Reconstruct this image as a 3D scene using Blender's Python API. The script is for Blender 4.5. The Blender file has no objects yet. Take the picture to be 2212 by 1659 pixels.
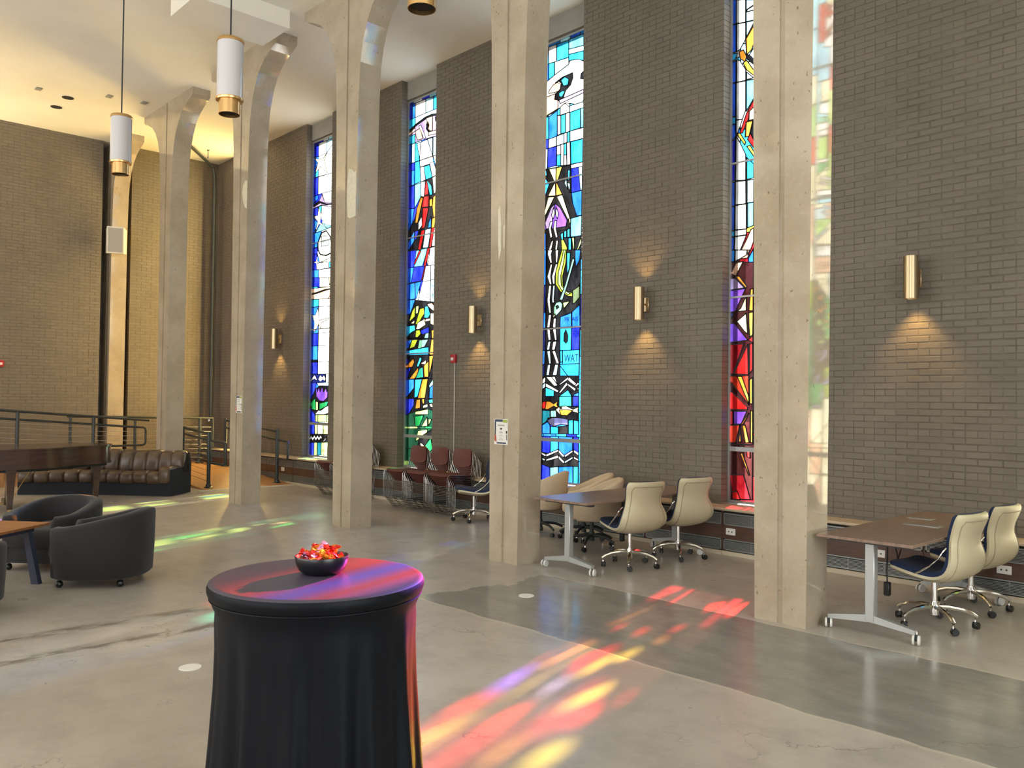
import bpy, bmesh, math, random
from mathutils import Vector, Matrix
from mathutils.geometry import tessellate_polygon
random.seed(7)
PI = math.pi
scn = bpy.context.scene
C = scn.collection

# ---------------------------------------------------------------- camera
# world: X runs along the window wall, Y points into it, Z up; the eye is at X=Y=0
EYE = Vector((0, 0, 1.65)); YAW, PITCH, ROLL, FPX = 0.81778, 0.019837, 0.011284, 1815.2
fw = Vector((-math.sin(YAW)*math.cos(PITCH), math.cos(YAW)*math.cos(PITCH), math.sin(PITCH)))
rt = Vector((math.cos(YAW), math.sin(YAW), 0)); up = rt.cross(fw)
cr = rt*math.cos(ROLL) + up*math.sin(ROLL); cu = up*math.cos(ROLL) - rt*math.sin(ROLL)
cam = bpy.data.cameras.new('camera'); camo = bpy.data.objects.new('camera', cam); C.objects.link(camo)
m = Matrix((cr, cu, -fw)).transposed().to_4x4(); m.translation = EYE
camo.matrix_world = m
cam.sensor_width = 36; cam.lens = FPX/2212*36; cam.clip_end = 400
scn.camera = camo
def project(p):
    d = Vector(p) - EYE; z = d.dot(fw)
    return 1106 + FPX*d.dot(cr)/z, 829.5 - FPX*d.dot(cu)/z, z

# ---------------------------------------------------------------- world, sun, fill lights
w = bpy.data.worlds.new('sky'); scn.world = w; w.use_nodes = True
nt = w.node_tree; bg = nt.nodes['Background']
bg.inputs[0].default_value = (0.80, 0.90, 1.0, 1); bg.inputs[1].default_value = 3.6
SUN = Vector((0.31, -1.0, -0.30)).normalized()
sl = bpy.data.lights.new('sun', 'SUN'); sl.energy = 100; sl.angle = math.radians(1.1); sl.color = (1, .93, .82)
so = bpy.data.objects.new('sun', sl); C.objects.link(so)
so.rotation_euler = SUN.to_track_quat('-Z', 'Y').to_euler(); so.location = (-10, 20, 10)
def area(name, loc, direction, sx, sy, energy, color):
    l = bpy.data.lights.new(name, 'AREA'); l.shape = 'RECTANGLE'; l.size = sx; l.size_y = sy
    l.energy = energy; l.color = color
    o = bpy.data.objects.new(name, l); C.objects.link(o); o.location = loc
    o.rotation_euler = Vector(direction).to_track_quat('-Z', 'Y').to_euler()
    return o
# fill lights added in made-up openings of the wall opposite (behind the viewer)
for x in (-16.6, -12.95, -7.6, -3.9, -.2, 3.5):
    area('fill_light', (x, -6.9, 3.7), (0, 1, 0), 2.2, 5.0, 104, (1.0, .92, .80))
area('fill_light', (5.9, 1.5, 3.4), (-1, 0, 0), 5.0, 5.0, 235, (1.0, .96, .91))  # fill light added in the end wall's made-up opening
vs = scn.view_settings
vs.view_transform = 'Standard'; vs.look = 'None'; vs.gamma = 1; vs.exposure = 0.3
try: vs.use_curve_mapping = False
except Exception: pass
scn.cycles.use_denoising = True
scn.cycles.max_bounces = 7; scn.cycles.diffuse_bounces = 4; scn.cycles.glossy_bounces = 4
scn.cycles.transparent_max_bounces = 8; scn.cycles.caustics_reflective = False; scn.cycles.caustics_refractive = False
scn.cycles.adaptive_threshold = .025
scn.cycles.sample_clamp_indirect = 12.0

# ---------------------------------------------------------------- materials
M = {}
def mat(name, col, rough=.6, metal=0., noise=None, bump=None, **kw):
    mt = bpy.data.materials.new(name); mt.use_nodes = True; M[name] = mt
    n = mt.node_tree.nodes; L = mt.node_tree.links; b = n['Principled BSDF']
    c4 = (*col, 1)
    b.inputs['Base Color'].default_value = c4
    b.inputs['Roughness'].default_value = rough; b.inputs['Metallic'].default_value = metal
    for k, v in kw.items(): b.inputs[k.replace('_', ' ')].default_value = v
    if noise or bump:
        tc = n.new('ShaderNodeTexCoord')
    if noise:
        sc, amt = noise[0], noise[1]; stretch = noise[2] if len(noise) > 2 else (1, 1, 1)
        mp = n.new('ShaderNodeMapping'); mp.inputs['Scale'].default_value = stretch
        L.new(tc.outputs['Object'], mp.inputs[0])
        t = n.new('ShaderNodeTexNoise'); t.inputs['Scale'].default_value = sc; t.inputs['Detail'].default_value = 6
        L.new(mp.outputs[0], t.inputs['Vector'])
        r = n.new('ShaderNodeMapRange'); r.inputs[1].default_value = .25; r.inputs[2].default_value = .75
        r.inputs[3].default_value = 1-amt; r.inputs[4].default_value = 1+amt
        L.new(t.outputs[0], r.inputs[0])
        mx = n.new('ShaderNodeVectorMath'); mx.operation = 'SCALE'; mx.inputs[0].default_value = col
        L.new(r.outputs[0], mx.inputs['Scale']); L.new(mx.outputs[0], b.inputs['Base Color'])
    if bump:
        t = n.new('ShaderNodeTexNoise'); t.inputs['Scale'].default_value = bump[0]; t.inputs['Detail'].default_value = 4
        L.new(tc.outputs['Object'], t.inputs['Vector'])
        bp = n.new('ShaderNodeBump'); bp.inputs['Strength'].default_value = bump[1]; bp.inputs['Distance'].default_value = .01
        L.new(t.outputs[0], bp.inputs['Height']); L.new(bp.outputs[0], b.inputs['Normal'])
    return mt
def mixn(n, L, fac, a, b):
    x = n.new('ShaderNodeMix'); x.data_type = 'RGBA'
    for s, v in ((0, fac), (6, a), (7, b)):
        if isinstance(v, bpy.types.NodeSocket): L.new(v, x.inputs[s])
        elif s == 0: x.inputs[0].default_value = v
        else: x.inputs[s].default_value = (*v, 1)
    return x.outputs[2]
def mth(n, L, op, *a):
    x = n.new('ShaderNodeMath'); x.operation = op
    for i, v in enumerate(a):
        if isinstance(v, bpy.types.NodeSocket): L.new(v, x.inputs[i])
        else: x.inputs[i].default_value = v
    return x.outputs[0]
def noisen(n, L, vec, sc, det=5, rough=.55):
    t = n.new('ShaderNodeTexNoise'); t.inputs['Scale'].default_value = sc; t.inputs['Detail'].default_value = det
    t.inputs['Roughness'].default_value = rough
    if vec is not None: L.new(vec, t.inputs['Vector'])
    return t.outputs[0]
def sstep(n, L, v, a, b):
    r = n.new('ShaderNodeMapRange'); r.interpolation_type = 'SMOOTHSTEP'
    L.new(v, r.inputs[0]); r.inputs[1].default_value = a; r.inputs[2].default_value = b
    return r.outputs[0]

def brick_material():
    mt = mat('painted_brick', (.2, .18, .15), .62); n = mt.node_tree.nodes; L = mt.node_tree.links; b = n['Principled BSDF']
    geo = n.new('ShaderNodeNewGeometry'); at = n.new('ShaderNodeAttribute'); at.attribute_name = 'shade'
    oi = n.new('ShaderNodeObjectInfo')
    k = mth(n, L, 'ADD', mth(n, L, 'MULTIPLY', at.outputs['Fac'], .13), mth(n, L, 'MULTIPLY', oi.outputs['Random'], .13))
    k = mth(n, L, 'ADD', k, mth(n, L, 'MULTIPLY', noisen(n, L, geo.outputs['Position'], 1.3), .6))
    k = mth(n, L, 'ADD', k, mth(n, L, 'MULTIPLY', noisen(n, L, geo.outputs['Position'], 45), .25))
    c = mixn(n, L, mth(n, L, 'MINIMUM', k, 1.0), (.090, .076, .058), (.222, .189, .144))
    L.new(c, b.inputs['Base Color'])
    bp = n.new('ShaderNodeBump'); bp.inputs['Strength'].default_value = .35; bp.inputs['Distance'].default_value = .006
    L.new(noisen(n, L, geo.outputs['Position'], 90), bp.inputs['Height']); L.new(bp.outputs[0], b.inputs['Normal'])
brick_material()
mat('mortar', (.128, .109, .083), .8, noise=(6, .25))

def stone_material():
    mt = mat('polished_stone', (.5, .43, .32), .2); n = mt.node_tree.nodes; L = mt.node_tree.links; b = n['Principled BSDF']
    geo = n.new('ShaderNodeNewGeometry'); pos = geo.outputs['Position']
    big = noisen(n, L, pos, 2.2); fine = noisen(n, L, pos, 22, 6)
    c = mixn(n, L, sstep(n, L, big, .3, .7), (.35, .288, .20), (.43, .362, .265))
    c = mixn(n, L, mth(n, L, 'MULTIPLY', sstep(n, L, fine, .5, .75), .3), c, (.50, .43, .33))
    mp = n.new('ShaderNodeMapping'); mp.inputs['Scale'].default_value = (1, 1, .7); L.new(pos, mp.inputs[0])
    fl = noisen(n, L, mp.outputs[0], 38, 2, .4); fl2 = noisen(n, L, pos, 7, 2)
    f = mth(n, L, 'MULTIPLY', sstep(n, L, fl, .68, .74), sstep(n, L, fl2, .42, .58))
    c = mixn(n, L, mth(n, L, 'MULTIPLY', f, .75), c, (.13, .10, .06))
    L.new(c, b.inputs['Base Color'])
    b.inputs['Roughness'].default_value = .11
    L.new(mth(n, L, 'ADD', mth(n, L, 'MULTIPLY', fine, .07), .03), b.inputs['Roughness'])
    b.inputs['IOR'].default_value = 1.75
stone_material()
mat('repair_plaster', (.60, .56, .42), .6, noise=(20, .12))

def floor_material():
    mt = mat('polished_concrete', (.4, .36, .3), .35); n = mt.node_tree.nodes; L = mt.node_tree.links; b = n['Principled BSDF']
    geo = n.new('ShaderNodeNewGeometry'); pos = geo.outputs['Position']
    sx = n.new('ShaderNodeSeparateXYZ'); L.new(pos, sx.inputs[0]); X, Y = sx.outputs[0], sx.outputs[1]
    big = noisen(n, L, pos, .55, 6); mid = noisen(n, L, pos, 3.2, 7, .65); fine = noisen(n, L, pos, 30, 5)
    c = mixn(n, L, sstep(n, L, big, .3, .7), (.36, .322, .275), (.455, .412, .355))
    c = mixn(n, L, mth(n, L, 'MULTIPLY', sstep(n, L, mid, .40, .70), .7), c, (.295, .263, .225))
    c = mixn(n, L, mth(n, L, 'MULTIPLY', sstep(n, L, fine, .55, .8), .3), c, (.53, .485, .42))
    # darker, glossier band of older concrete running in front of the columns
    wob = mth(n, L, 'ADD', mth(n, L, 'MULTIPLY', mth(n, L, 'SUBTRACT', noisen(n, L, pos, 2.4, 6), .5), .10), mth(n, L, 'MULTIPLY', mth(n, L, 'SUBTRACT', noisen(n, L, pos, .8, 3), .5), .12))
    Yw = mth(n, L, 'ADD', Y, wob)
    Xw = mth(n, L, 'ADD', mth(n, L, 'ADD', X, mth(n, L, 'MULTIPLY', wob, 5.0)), mth(n, L, 'MULTIPLY', Y, -.10))
    e1 = sstep(n, L, Yw, 4.27, 4.29); e2 = sstep(n, L, Yw, 5.74, 5.72)
    e3 = sstep(n, L, Xw, -6.12, -6.09)
    band = mth(n, L, 'MULTIPLY', mth(n, L, 'MULTIPLY', e1, e2), e3)
    st = n.new('ShaderNodeMapping'); st.inputs['Scale'].default_value = (.9, 1.6, 1); L.new(pos, st.inputs[0])
    streak = noisen(n, L, st.outputs[0], 3.0, 7, .7)
    bc = mixn(n, L, sstep(n, L, streak, .35, .75), (.195, .187, .165), (.27, .26, .235))
    c = mixn(n, L, mth(n, L, 'MULTIPLY', band, .92), c, bc)
    rim1 = mth(n, L, 'MULTIPLY', sstep(n, L, mth(n, L, 'ABSOLUTE', mth(n, L, 'SUBTRACT', Yw, 4.265)), .02, .008), .6)
    rim2 = mth(n, L, 'MULTIPLY', sstep(n, L, mth(n, L, 'ABSOLUTE', mth(n, L, 'SUBTRACT', Yw, 5.745)), .02, .008), .6)
    rim = mth(n, L, 'MULTIPLY', mth(n, L, 'MAXIMUM', rim1, rim2), e3)
    c = mixn(n, L, rim, c, (.5, .45, .36))
    # two rows of dark scuffs parallel to the end wall
    sm = n.new('ShaderNodeMapping'); sm.inputs['Scale'].default_value = (5, 1.6, 1); L.new(pos, sm.inputs[0])
    sn = noisen(n, L, sm.outputs[0], 2.1, 8, .75)
    for xc, y0, y1 in ((-6.46, .6, 3.4), (-5.93, .4, 3.0)):
        d = mth(n, L, 'ABSOLUTE', mth(n, L, 'SUBTRACT', X, xc))
        g = mth(n, L, 'MULTIPLY', sstep(n, L, d, .12, .02), mth(n, L, 'MULTIPLY', sstep(n, L, Y, y0, y0+.3), sstep(n, L, Y, y1, y1-.3)))
        g = mth(n, L, 'MULTIPLY', g, sstep(n, L, sn, .45, .56))
        c = mixn(n, L, mth(n, L, 'MULTIPLY', g, .75), c, (.10, .08, .06))
    # hairline cracks
    vo = n.new('ShaderNodeTexVoronoi'); vo.feature = 'DISTANCE_TO_EDGE'; vo.inputs['Scale'].default_value = .55
    wv = n.new('ShaderNodeVectorMath'); wv.operation = 'ADD'; L.new(pos, wv.inputs[0])
    wn = n.new('ShaderNodeTexNoise'); wn.inputs['Scale'].default_value = 2.5; wn.inputs['Detail'].default_value = 6; L.new(pos, wn.inputs['Vector'])
    L.new(wn.outputs[1], wv.inputs[1]); L.new(wv.outputs[0], vo.inputs['Vector'])
    ck = mth(n, L, 'MULTIPLY', sstep(n, L, vo.outputs[0], .004, .0015), sstep(n, L, big, .48, .55))
    c = mixn(n, L, mth(n, L, 'MULTIPLY', ck, .55), c, (.12, .10, .08))
    L.new(c, b.inputs['Base Color'])
    r = mth(n, L, 'ADD', .20, mth(n, L, 'MULTIPLY', mid, .22))
    r = mth(n, L, 'SUBTRACT', r, mth(n, L, 'MULTIPLY', band, .13))
    L.new(r, b.inputs['Roughness'])
    bp = n.new('ShaderNodeBump'); bp.inputs['Strength'].default_value = .05; bp.inputs['Distance'].default_value = .01
    L.new(mid, bp.inputs['Height']); L.new(bp.outputs[0], b.inputs['Normal'])
floor_material()
mat('ceiling_plaster', (.80, .77, .67), .8, noise=(1.2, .05), bump=(60, .06))
mat('wall_plaster', (.45, .41, .34), .8)
mat('concrete_panel', (.30, .285, .25), .75, noise=(5, .12))
mat('frame_aluminium', (.42, .43, .42), .4, .6)
mat('lead_came', (.012, .013, .016), .5, .2)
mat('bench_top', (.50, .40, .28), .45, noise=(4, .15, (1, 8, 8)))
mat('cream_base', (.55, .47, .34), .6)
mat('brown_panel', (.085, .042, .026), .45, noise=(6, .35, (1, 6, 6)))
mat('grille_metal', (.28, .29, .27), .4, .5)
mat('dark_void', (.01, .01, .01), .9)
mat('white_plastic', (.75, .73, .68), .4)
mat('brass', (.72, .46, .20), .28, 1.0)
mat('bronze', (.52, .40, .24), .33, 1.0, noise=(3, .12, (30, 30, .2)))
mat('frosted_white', (.56, .55, .56), .22, Transmission_Weight=0.0, Coat_Weight=.5, Coat_Roughness=.08)
mat('rail_steel', (.035, .042, .042), .38, .3)
mat('cable_steel', (.35, .35, .34), .35, .9)
mat('wood_ramp', (.42, .22, .085), .35, noise=(5, .25, (.6, 9, 1)))
mat('pale_edge', (.62, .57, .48), .6)
mat('red_plastic', (.45, .02, .03), .35)
mat('conduit_paint', (.42, .40, .35), .4)
mat('chrome', (.82, .80, .76), .12, 1.0)
mat('rod_chrome', (.36, .355, .33), .25, 1.0)
mat('black_plastic', (.012, .012, .013), .4)
mat('wheel_white', (.62, .61, .57), .4)
mat('leg_silver', (.42, .43, .41), .38, .55)
mat('navy_fabric', (.005, .017, .062), .85, Sheen_Weight=.04, bump=(350, .25))
mat('cream_shell', (.56, .50, .33), .38)
mat('piping_tan', (.30, .25, .16), .5)
mat('cream_fabric', (.56, .45, .31), .9, noise=(60, .08), bump=(250, .2))
mat('maroon_shell', (.115, .034, .026), .5, noise=(40, .08))
mat('laminate_walnut', (.21, .138, .098), .32, noise=(3.0, .28, (14, .8, 1)))
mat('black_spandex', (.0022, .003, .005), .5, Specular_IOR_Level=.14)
mat('black_spandex_lit', (.050, .043, .066), .50, Specular_IOR_Level=.5)  # same cloth as the skirt; light falling on the top put into its colour
mat('black_gloss', (.006, .006, .008), .3)
mat('tub_fabric', (.010, .009, .010), .9, Sheen_Weight=.10, noise=(90, .12), bump=(300, .2))
mat('coffee_wood', (.36, .15, .055), .35, noise=(3, .3, (1, 10, 1)))
mat('table_leg_dark', (.03, .035, .06), .45)
mat('piano_wood', (.05, .024, .016), .22, noise=(3, .3, (1, 1, 8)), Coat_Weight=.4, Coat_Roughness=.1)
mat('brown_leather', (.085, .052, .031), .34, noise=(5, .3), bump=(14, .25))
mat('black_cloth', (.010, .011, .016), .9)
mat('paper_white', (.70, .68, .63), .6)
mat('print_navy', (.03, .045, .09), .6)
mat('print_green', (.32, .38, .06), .6)
mat('print_red', (.42, .07, .04), .6)
mat('print_black', (.012, .012, .012), .6)
mat('print_grey', (.33, .33, .31), .6)
mat('speaker_white', (.72, .68, .58), .5)
mat('speaker_grille', (.40, .37, .32), .8)
mat('foil_red', (.75, .03, .02), .22, .75)
mat('foil_orange', (.85, .22, .02), .22, .75)
mat('foil_gold', (.80, .50, .06), .22, .8)
mat('foil_pink', (.80, .32, .55), .2, .7)
mat('ground_paving', (.35, .33, .29), .9, noise=(.4, .3))
def emit(name, col, s):
    mt = bpy.data.materials.new(name); mt.use_nodes = True; M[name] = mt
    b = mt.node_tree.nodes['Principled BSDF']; b.inputs['Emission Color'].default_value = (*col, 1); b.inputs['Emission Strength'].default_value = s
    b.inputs['Base Color'].default_value = (*col, 1)
emit('lamp_glow', (1, .72, .30), 7)

GLASS = {'W': (.95, .96, .97), 'L': (.33, .68, 1), 'c': (.09, .52, .97), 'C': (.015, .40, .88), 'b': (.012, .24, .88), 'B': (.007, .10, .80), 'D': (.004, .012, .55),
 'N': (.004, .012, .16), 't': (.03, .42, .30), 'T': (.01, .22, .32), 'j': (.25, .75, .62), 'q': (.006, .06, .03), 'V': (.015, .36, .09), 'g': (.48, .80, .20), 'G': (.40, .52, .03),
 'd': (.10, .13, .06), 'e': (.20, .50, .33), 'h': (.45, .62, .66), 'Y': (1, .80, .40), 'y': (1, .55, .06), 'O': (.92, .27, .03), 'R': (.82, .012, .012), 'r': (.62, .035, .012),
 'u': (.30, .004, .012), 'P': (.22, .08, .72), 'p': (.22, .08, .80), 'l': (.50, .38, .74), 'A': (.90, .50, .33), 'E': (.95, .85, .58), 's': (.08, .08, .17), 'H': (.035, .003, .004), 'x': (.95, .72, .07), 'S': (1, .62, .21), 'Q': (1, .80, .45), 'K': (.0035, .0035, .005)}
def glass(code):
    k = 'glass_'+code+('_' if code.islower() else '')
    if k in M: return M[k]
    col = GLASS[code]
    mt = bpy.data.materials.new('stained_glass'); mt.use_nodes = True; M[k] = mt
    n = mt.node_tree.nodes; L = mt.node_tree.links; n.clear()
    out = n.new('ShaderNodeOutputMaterial')
    geo = n.new('ShaderNodeNewGeometry')
    mp = n.new('ShaderNodeMapping'); mp.inputs['Scale'].default_value = (1.5, 1, .7); L.new(geo.outputs['Position'], mp.inputs[0])
    f = sstep(n, L, noisen(n, L, mp.outputs[0], 5.5, 5, .6), .3, .72)
    lo = tuple(v*.62 for v in col); hi = tuple(min(1, v*1.25+.012) for v in col)
    c = mixn(n, L, f, lo, hi)
    t = n.new('ShaderNodeBsdfTransparent'); L.new(c, t.inputs[0])
    k = 1.0 if code in 'SQ' else .19        # opal amber glass scatters the sun strongly, the others absorb most of it
    d = n.new('ShaderNodeBsdfTranslucent'); sv = n.new('ShaderNodeVectorMath'); sv.operation = 'SCALE'; sv.inputs['Scale'].default_value = k
    L.new(c, sv.inputs[0]); L.new(sv.outputs[0], d.inputs[0])
    g = n.new('ShaderNodeBsdfGlossy'); g.inputs['Roughness'].default_value = .12; g.inputs[0].default_value = (.6, .6, .6, 1)
    m1 = n.new('ShaderNodeMixShader'); m1.inputs[0].default_value = {'W': .92, 'L': .93, 'c': .95, 'E': .85, 'C': .95, 'b': .95, 'B': .94, 'D': .9, 'h': .7, 'g': .5, 'A': .6, 'Y': .5, 'S': .95, 'Q': .95}.get(code, .28); L.new(t.outputs[0], m1.inputs[1]); L.new(d.outputs[0], m1.inputs[2])
    m2 = n.new('ShaderNodeMixShader'); m2.inputs[0].default_value = .03; L.new(m1.outputs[0], m2.inputs[1]); L.new(g.outputs[0], m2.inputs[2])
    L.new(m2.outputs[0], out.inputs[0])
    return mt

# ---------------------------------------------------------------- mesh helpers
class MB:
    def __init__(s): s.v = []; s.f = []; s.sm = []
    def add(s, vs, fs, sm=False):
        o = len(s.v); s.v += [tuple(p) for p in vs]; s.f += [tuple(i+o for i in f) for f in fs]; s.sm += [sm]*len(fs); return s
    def box(s, x0, x1, y0, y1, z0, z1):
        return s.add([(x0,y0,z0),(x1,y0,z0),(x1,y1,z0),(x0,y1,z0),(x0,y0,z1),(x1,y0,z1),(x1,y1,z1),(x0,y1,z1)],
                     [(0,3,2,1),(4,5,6,7),(0,1,5,4),(1,2,6,5),(2,3,7,6),(3,0,4,7)])
    def hexa(s, b, t):
        return s.add(list(b)+list(t), [(3,2,1,0),(4,5,6,7),(0,1,5,4),(1,2,6,5),(2,3,7,6),(3,0,4,7)])
    def rbox(s, x0, x1, y0, y1, z0, z1, r=.02, seg=2):
        bm = bmesh.new(); bmesh.ops.create_cube(bm, size=1)
        bmesh.ops.scale(bm, vec=(x1-x0, y1-y0, z1-z0), verts=bm.verts); bmesh.ops.translate(bm, vec=((x0+x1)/2, (y0+y1)/2, (z0+z1)/2), verts=bm.verts)
        bmesh.ops.bevel(bm, geom=bm.edges[:], offset=r, segments=seg, profile=.5, affect='EDGES')
        bm.verts.index_update(); s.add([v.co[:] for v in bm.verts], [[v.index for v in f.verts] for f in bm.faces], True); bm.free(); return s
    def cyl(s, p0, p1, r0, r1=None, n=16, caps=True):
        r1 = r0 if r1 is None else r1; p0 = Vector(p0); p1 = Vector(p1); d = (p1-p0).normalized()
        a = d.orthogonal().normalized(); b = d.cross(a); vs = []
        for p, r in ((p0, r0), (p1, r1)):
            vs += [p+(a*math.cos(2*PI*i/n)+b*math.sin(2*PI*i/n))*r for i in range(n)]
        fs = [(i, (i+1) % n, n+(i+1) % n, n+i) for i in range(n)]
        s.add(vs, fs, True)
        if caps: s.add(vs, [tuple(range(n-1, -1, -1)), tuple(range(n, 2*n))])
        return s
    def lathe(s, prof, n=32, c=(0, 0, 0), cap=True):
        vs = []
        for r, z in prof: vs += [(c[0]+r*math.cos(2*PI*i/n), c[1]+r*math.sin(2*PI*i/n), c[2]+z) for i in range(n)]
        fs = [(j*n+i, j*n+(i+1) % n, (j+1)*n+(i+1) % n, (j+1)*n+i) for j in range(len(prof)-1) for i in range(n)]
        s.add(vs, fs, True)
        if cap: s.add(vs, [tuple(range(n-1, -1, -1)), tuple(range((len(prof)-1)*n, len(prof)*n))])
        return s
    def tube(s, path, r, n=8, closed=False, caps=True):
        P = [Vector(p) for p in path]; k = len(P); vs = []; ref = None
        for i, p in enumerate(P):
            if closed: d = P[(i+1) % k]-P[i-1]
            else: d = P[min(i+1, k-1)]-P[max(i-1, 0)]
            d.normalize()
            if ref is None: a = d.orthogonal().normalized()
            else:
                a = ref-d*ref.dot(d)
                a = a.normalized() if a.length > 1e-6 else d.orthogonal().normalized()
            ref = a; b = d.cross(a); rr = r[i] if isinstance(r, (list, tuple)) else r
            vs += [p+(a*math.cos(2*PI*j/n)+b*math.sin(2*PI*j/n))*rr for j in range(n)]
        fs = []
        for i in range(k if closed else k-1):
            q = (i+1) % k
            fs += [(i*n+j, i*n+(j+1) % n, q*n+(j+1) % n, q*n+j) for j in range(n)]
        s.add(vs, fs, True)
        if caps and not closed: s.add(vs, [tuple(range(n-1, -1, -1)), tuple(range((k-1)*n, k*n))])
        return s
    def grid(s, rows, closed=False, sm=True):
        a = len(rows); b = len(rows[0]); vs = [p for r in rows for p in r]
        fs = [(i*b+j, i*b+(j+1) % b, (i+1)*b+(j+1) % b, (i+1)*b+j) for i in range(a-1) for j in range(b if closed else b-1)]
        return s.add(vs, fs, sm)
    def prism(s, poly, fn, t0, t1):
        k = len(poly); vs = [fn(p, t0) for p in poly]+[fn(p, t1) for p in poly]
        s.add(vs, [(i, (i+1) % k, k+(i+1) % k, k+i) for i in range(k)])
        tri = tessellate_polygon([[Vector((p[0], p[1], 0)) for p in poly]])
        return s.add(vs, [(t[0], t[2], t[1]) for t in tri]+[(t[0]+k, t[1]+k, t[2]+k) for t in tri])
    def xform(s, mtx):
        s.v = [tuple(mtx @ Vector(p)) for p in s.v]; return s
    def join(s, o): return s.add(o.v, o.f) if False else s._j(o)
    def _j(s, o):
        k = len(s.v); s.v += o.v; s.f += [tuple(i+k for i in f) for f in o.f]; s.sm += o.sm; return s
    def mesh(s, name, m, angle=40):
        me = bpy.data.meshes.new(name); me.from_pydata(s.v, [], s.f)
        if m: me.materials.append(M[m] if isinstance(m, str) else m)
        bm = bmesh.new(); bm.from_mesh(me); bmesh.ops.remove_doubles(bm, verts=bm.verts, dist=1e-5); bmesh.ops.recalc_face_normals(bm, faces=bm.faces); bm.to_mesh(me); bm.free()
        if any(s.sm):
            me.polygons.foreach_set('use_smooth', [True]*len(me.polygons)); me.set_sharp_from_angle(angle=math.radians(angle))
        return me
    def build(s, name, m, parent=None, angle=40, **kw):
        return put(name, s.mesh(name, m, angle), parent, **kw)
def put(name, me, parent=None, loc=None, rz=None, label=None, cat=None, group=None, kind=None):
    o = bpy.data.objects.new(name, me); C.objects.link(o)
    if parent: o.parent = parent
    if loc is not None: o.location = loc
    if rz is not None: o.rotation_euler = (0, 0, rz)
    tag(o, label, cat, group, kind); return o
def tag(o, label=None, cat=None, group=None, kind=None):
    if label: o['label'] = label
    if cat: o['category'] = cat
    if group: o['group'] = group
    if kind: o['kind'] = kind
def thing(name, loc, label, cat, group=None, rz=0): return put(name, None, None, loc, rz, label, cat, group)
def copy_tree(o, parent=None):
    c = o.copy(); C.objects.link(c)
    if parent: c.parent = parent
    for ch in list(o.children): copy_tree(ch, c)
    return c
# ================================================================= THE ROOM
YW, YG, ZC, XB = 8.26, 8.42, 7.05, -18.86
XR, YL = 6.0, -7.0
WIN = [-17.95, -14.80, -11.62, -8.44, -5.33, -2.18, .97, 4.12]   # left edge of each window recess
WW, ZS, ZT = .95, .52, 6.71
MB().box(XB-.8, XR+.3, YL-.3, YW+.5, -.3, 0).build('floor', 'polished_concrete', kind='structure', label='polished concrete floor with a darker worn band')
MB().box(XB-.8, XR+.3, YL-.3, YW+.5, ZC, ZC+.3).build('ceiling', 'ceiling_plaster', kind='structure', label='pale plaster ceiling')
MB().box(-11.43, -10.63, 4.30, 5.64, 6.80, ZC+.01).build('trim_1', 'ceiling_plaster', kind='structure', label='dropped plaster box under the ceiling')
MB().box(-60, 60, YW+.52, 90, -1.2, -.6).build('ground', 'ground_paving', kind='structure', label='paved ground outside the windows')
# opposite wall with openings added for the fill lights, out of the photograph
wl = MB(); xs = [XB-.8]
for x in (-16.6, -12.95, -7.6, -3.9, -.2, 3.5): xs += [x-1.1, x+1.1]
xs.append(XR+.3)
for i in range(0, len(xs), 2): wl.box(xs[i], xs[i+1], YL-.3, YL, 0, ZC)
for i in range(1, len(xs)-1, 2):
    wl.box(xs[i], xs[i+1], YL-.3, YL, 0, 1.1); wl.box(xs[i], xs[i+1], YL-.3, YL, 6.3, ZC)
wl.build('wall_left', 'wall_plaster', kind='structure', label='plastered side wall with tall openings added for fill lights')
wf = MB().box(XR, XR+.3, YL, -1.1, 0, ZC).box(XR, XR+.3, 4.1, YW+.5, 0, ZC).box(XR, XR+.3, -1.1, 4.1, 0, .8).box(XR, XR+.3, -1.1, 4.1, 6, ZC)
wf.build('wall_front', 'wall_plaster', kind='structure', label='plastered end wall with a wide opening added for a fill light')

# ---- window wall: brick piers between full-height recesses
piers = []; a = XB
for x in WIN: piers.append((a, x)); a = x+WW
piers.append((a, XR))
wr = MB()
for (p, q) in piers: wr.box(p+.004, q-.004, YW+.0028, YW+.50, 0, ZC)
for x in WIN:
    wr.box(x, x+WW, YG-.02, YW+.50, ZT, ZC)
    wr.box(x, x+WW, YG-.04, YW+.50, 0, ZS-.02)
wall_r = wr.build('wall_right', 'mortar', kind='structure', label='taupe brick window wall with tall stained glass')
wbm = MB()
bw = MB().box(XB-.8, XB-.0028, YL, 5.743, 0, ZC).box(XB-.8, XB-.0028, 6.344, YW+.5, 0, ZC).box(XB-.8, XB-.5, 5.743, 6.344, 0, ZC)
wall_b = bw.build('wall_back', 'mortar', kind='structure', label='taupe brick end wall behind the railings')

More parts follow.
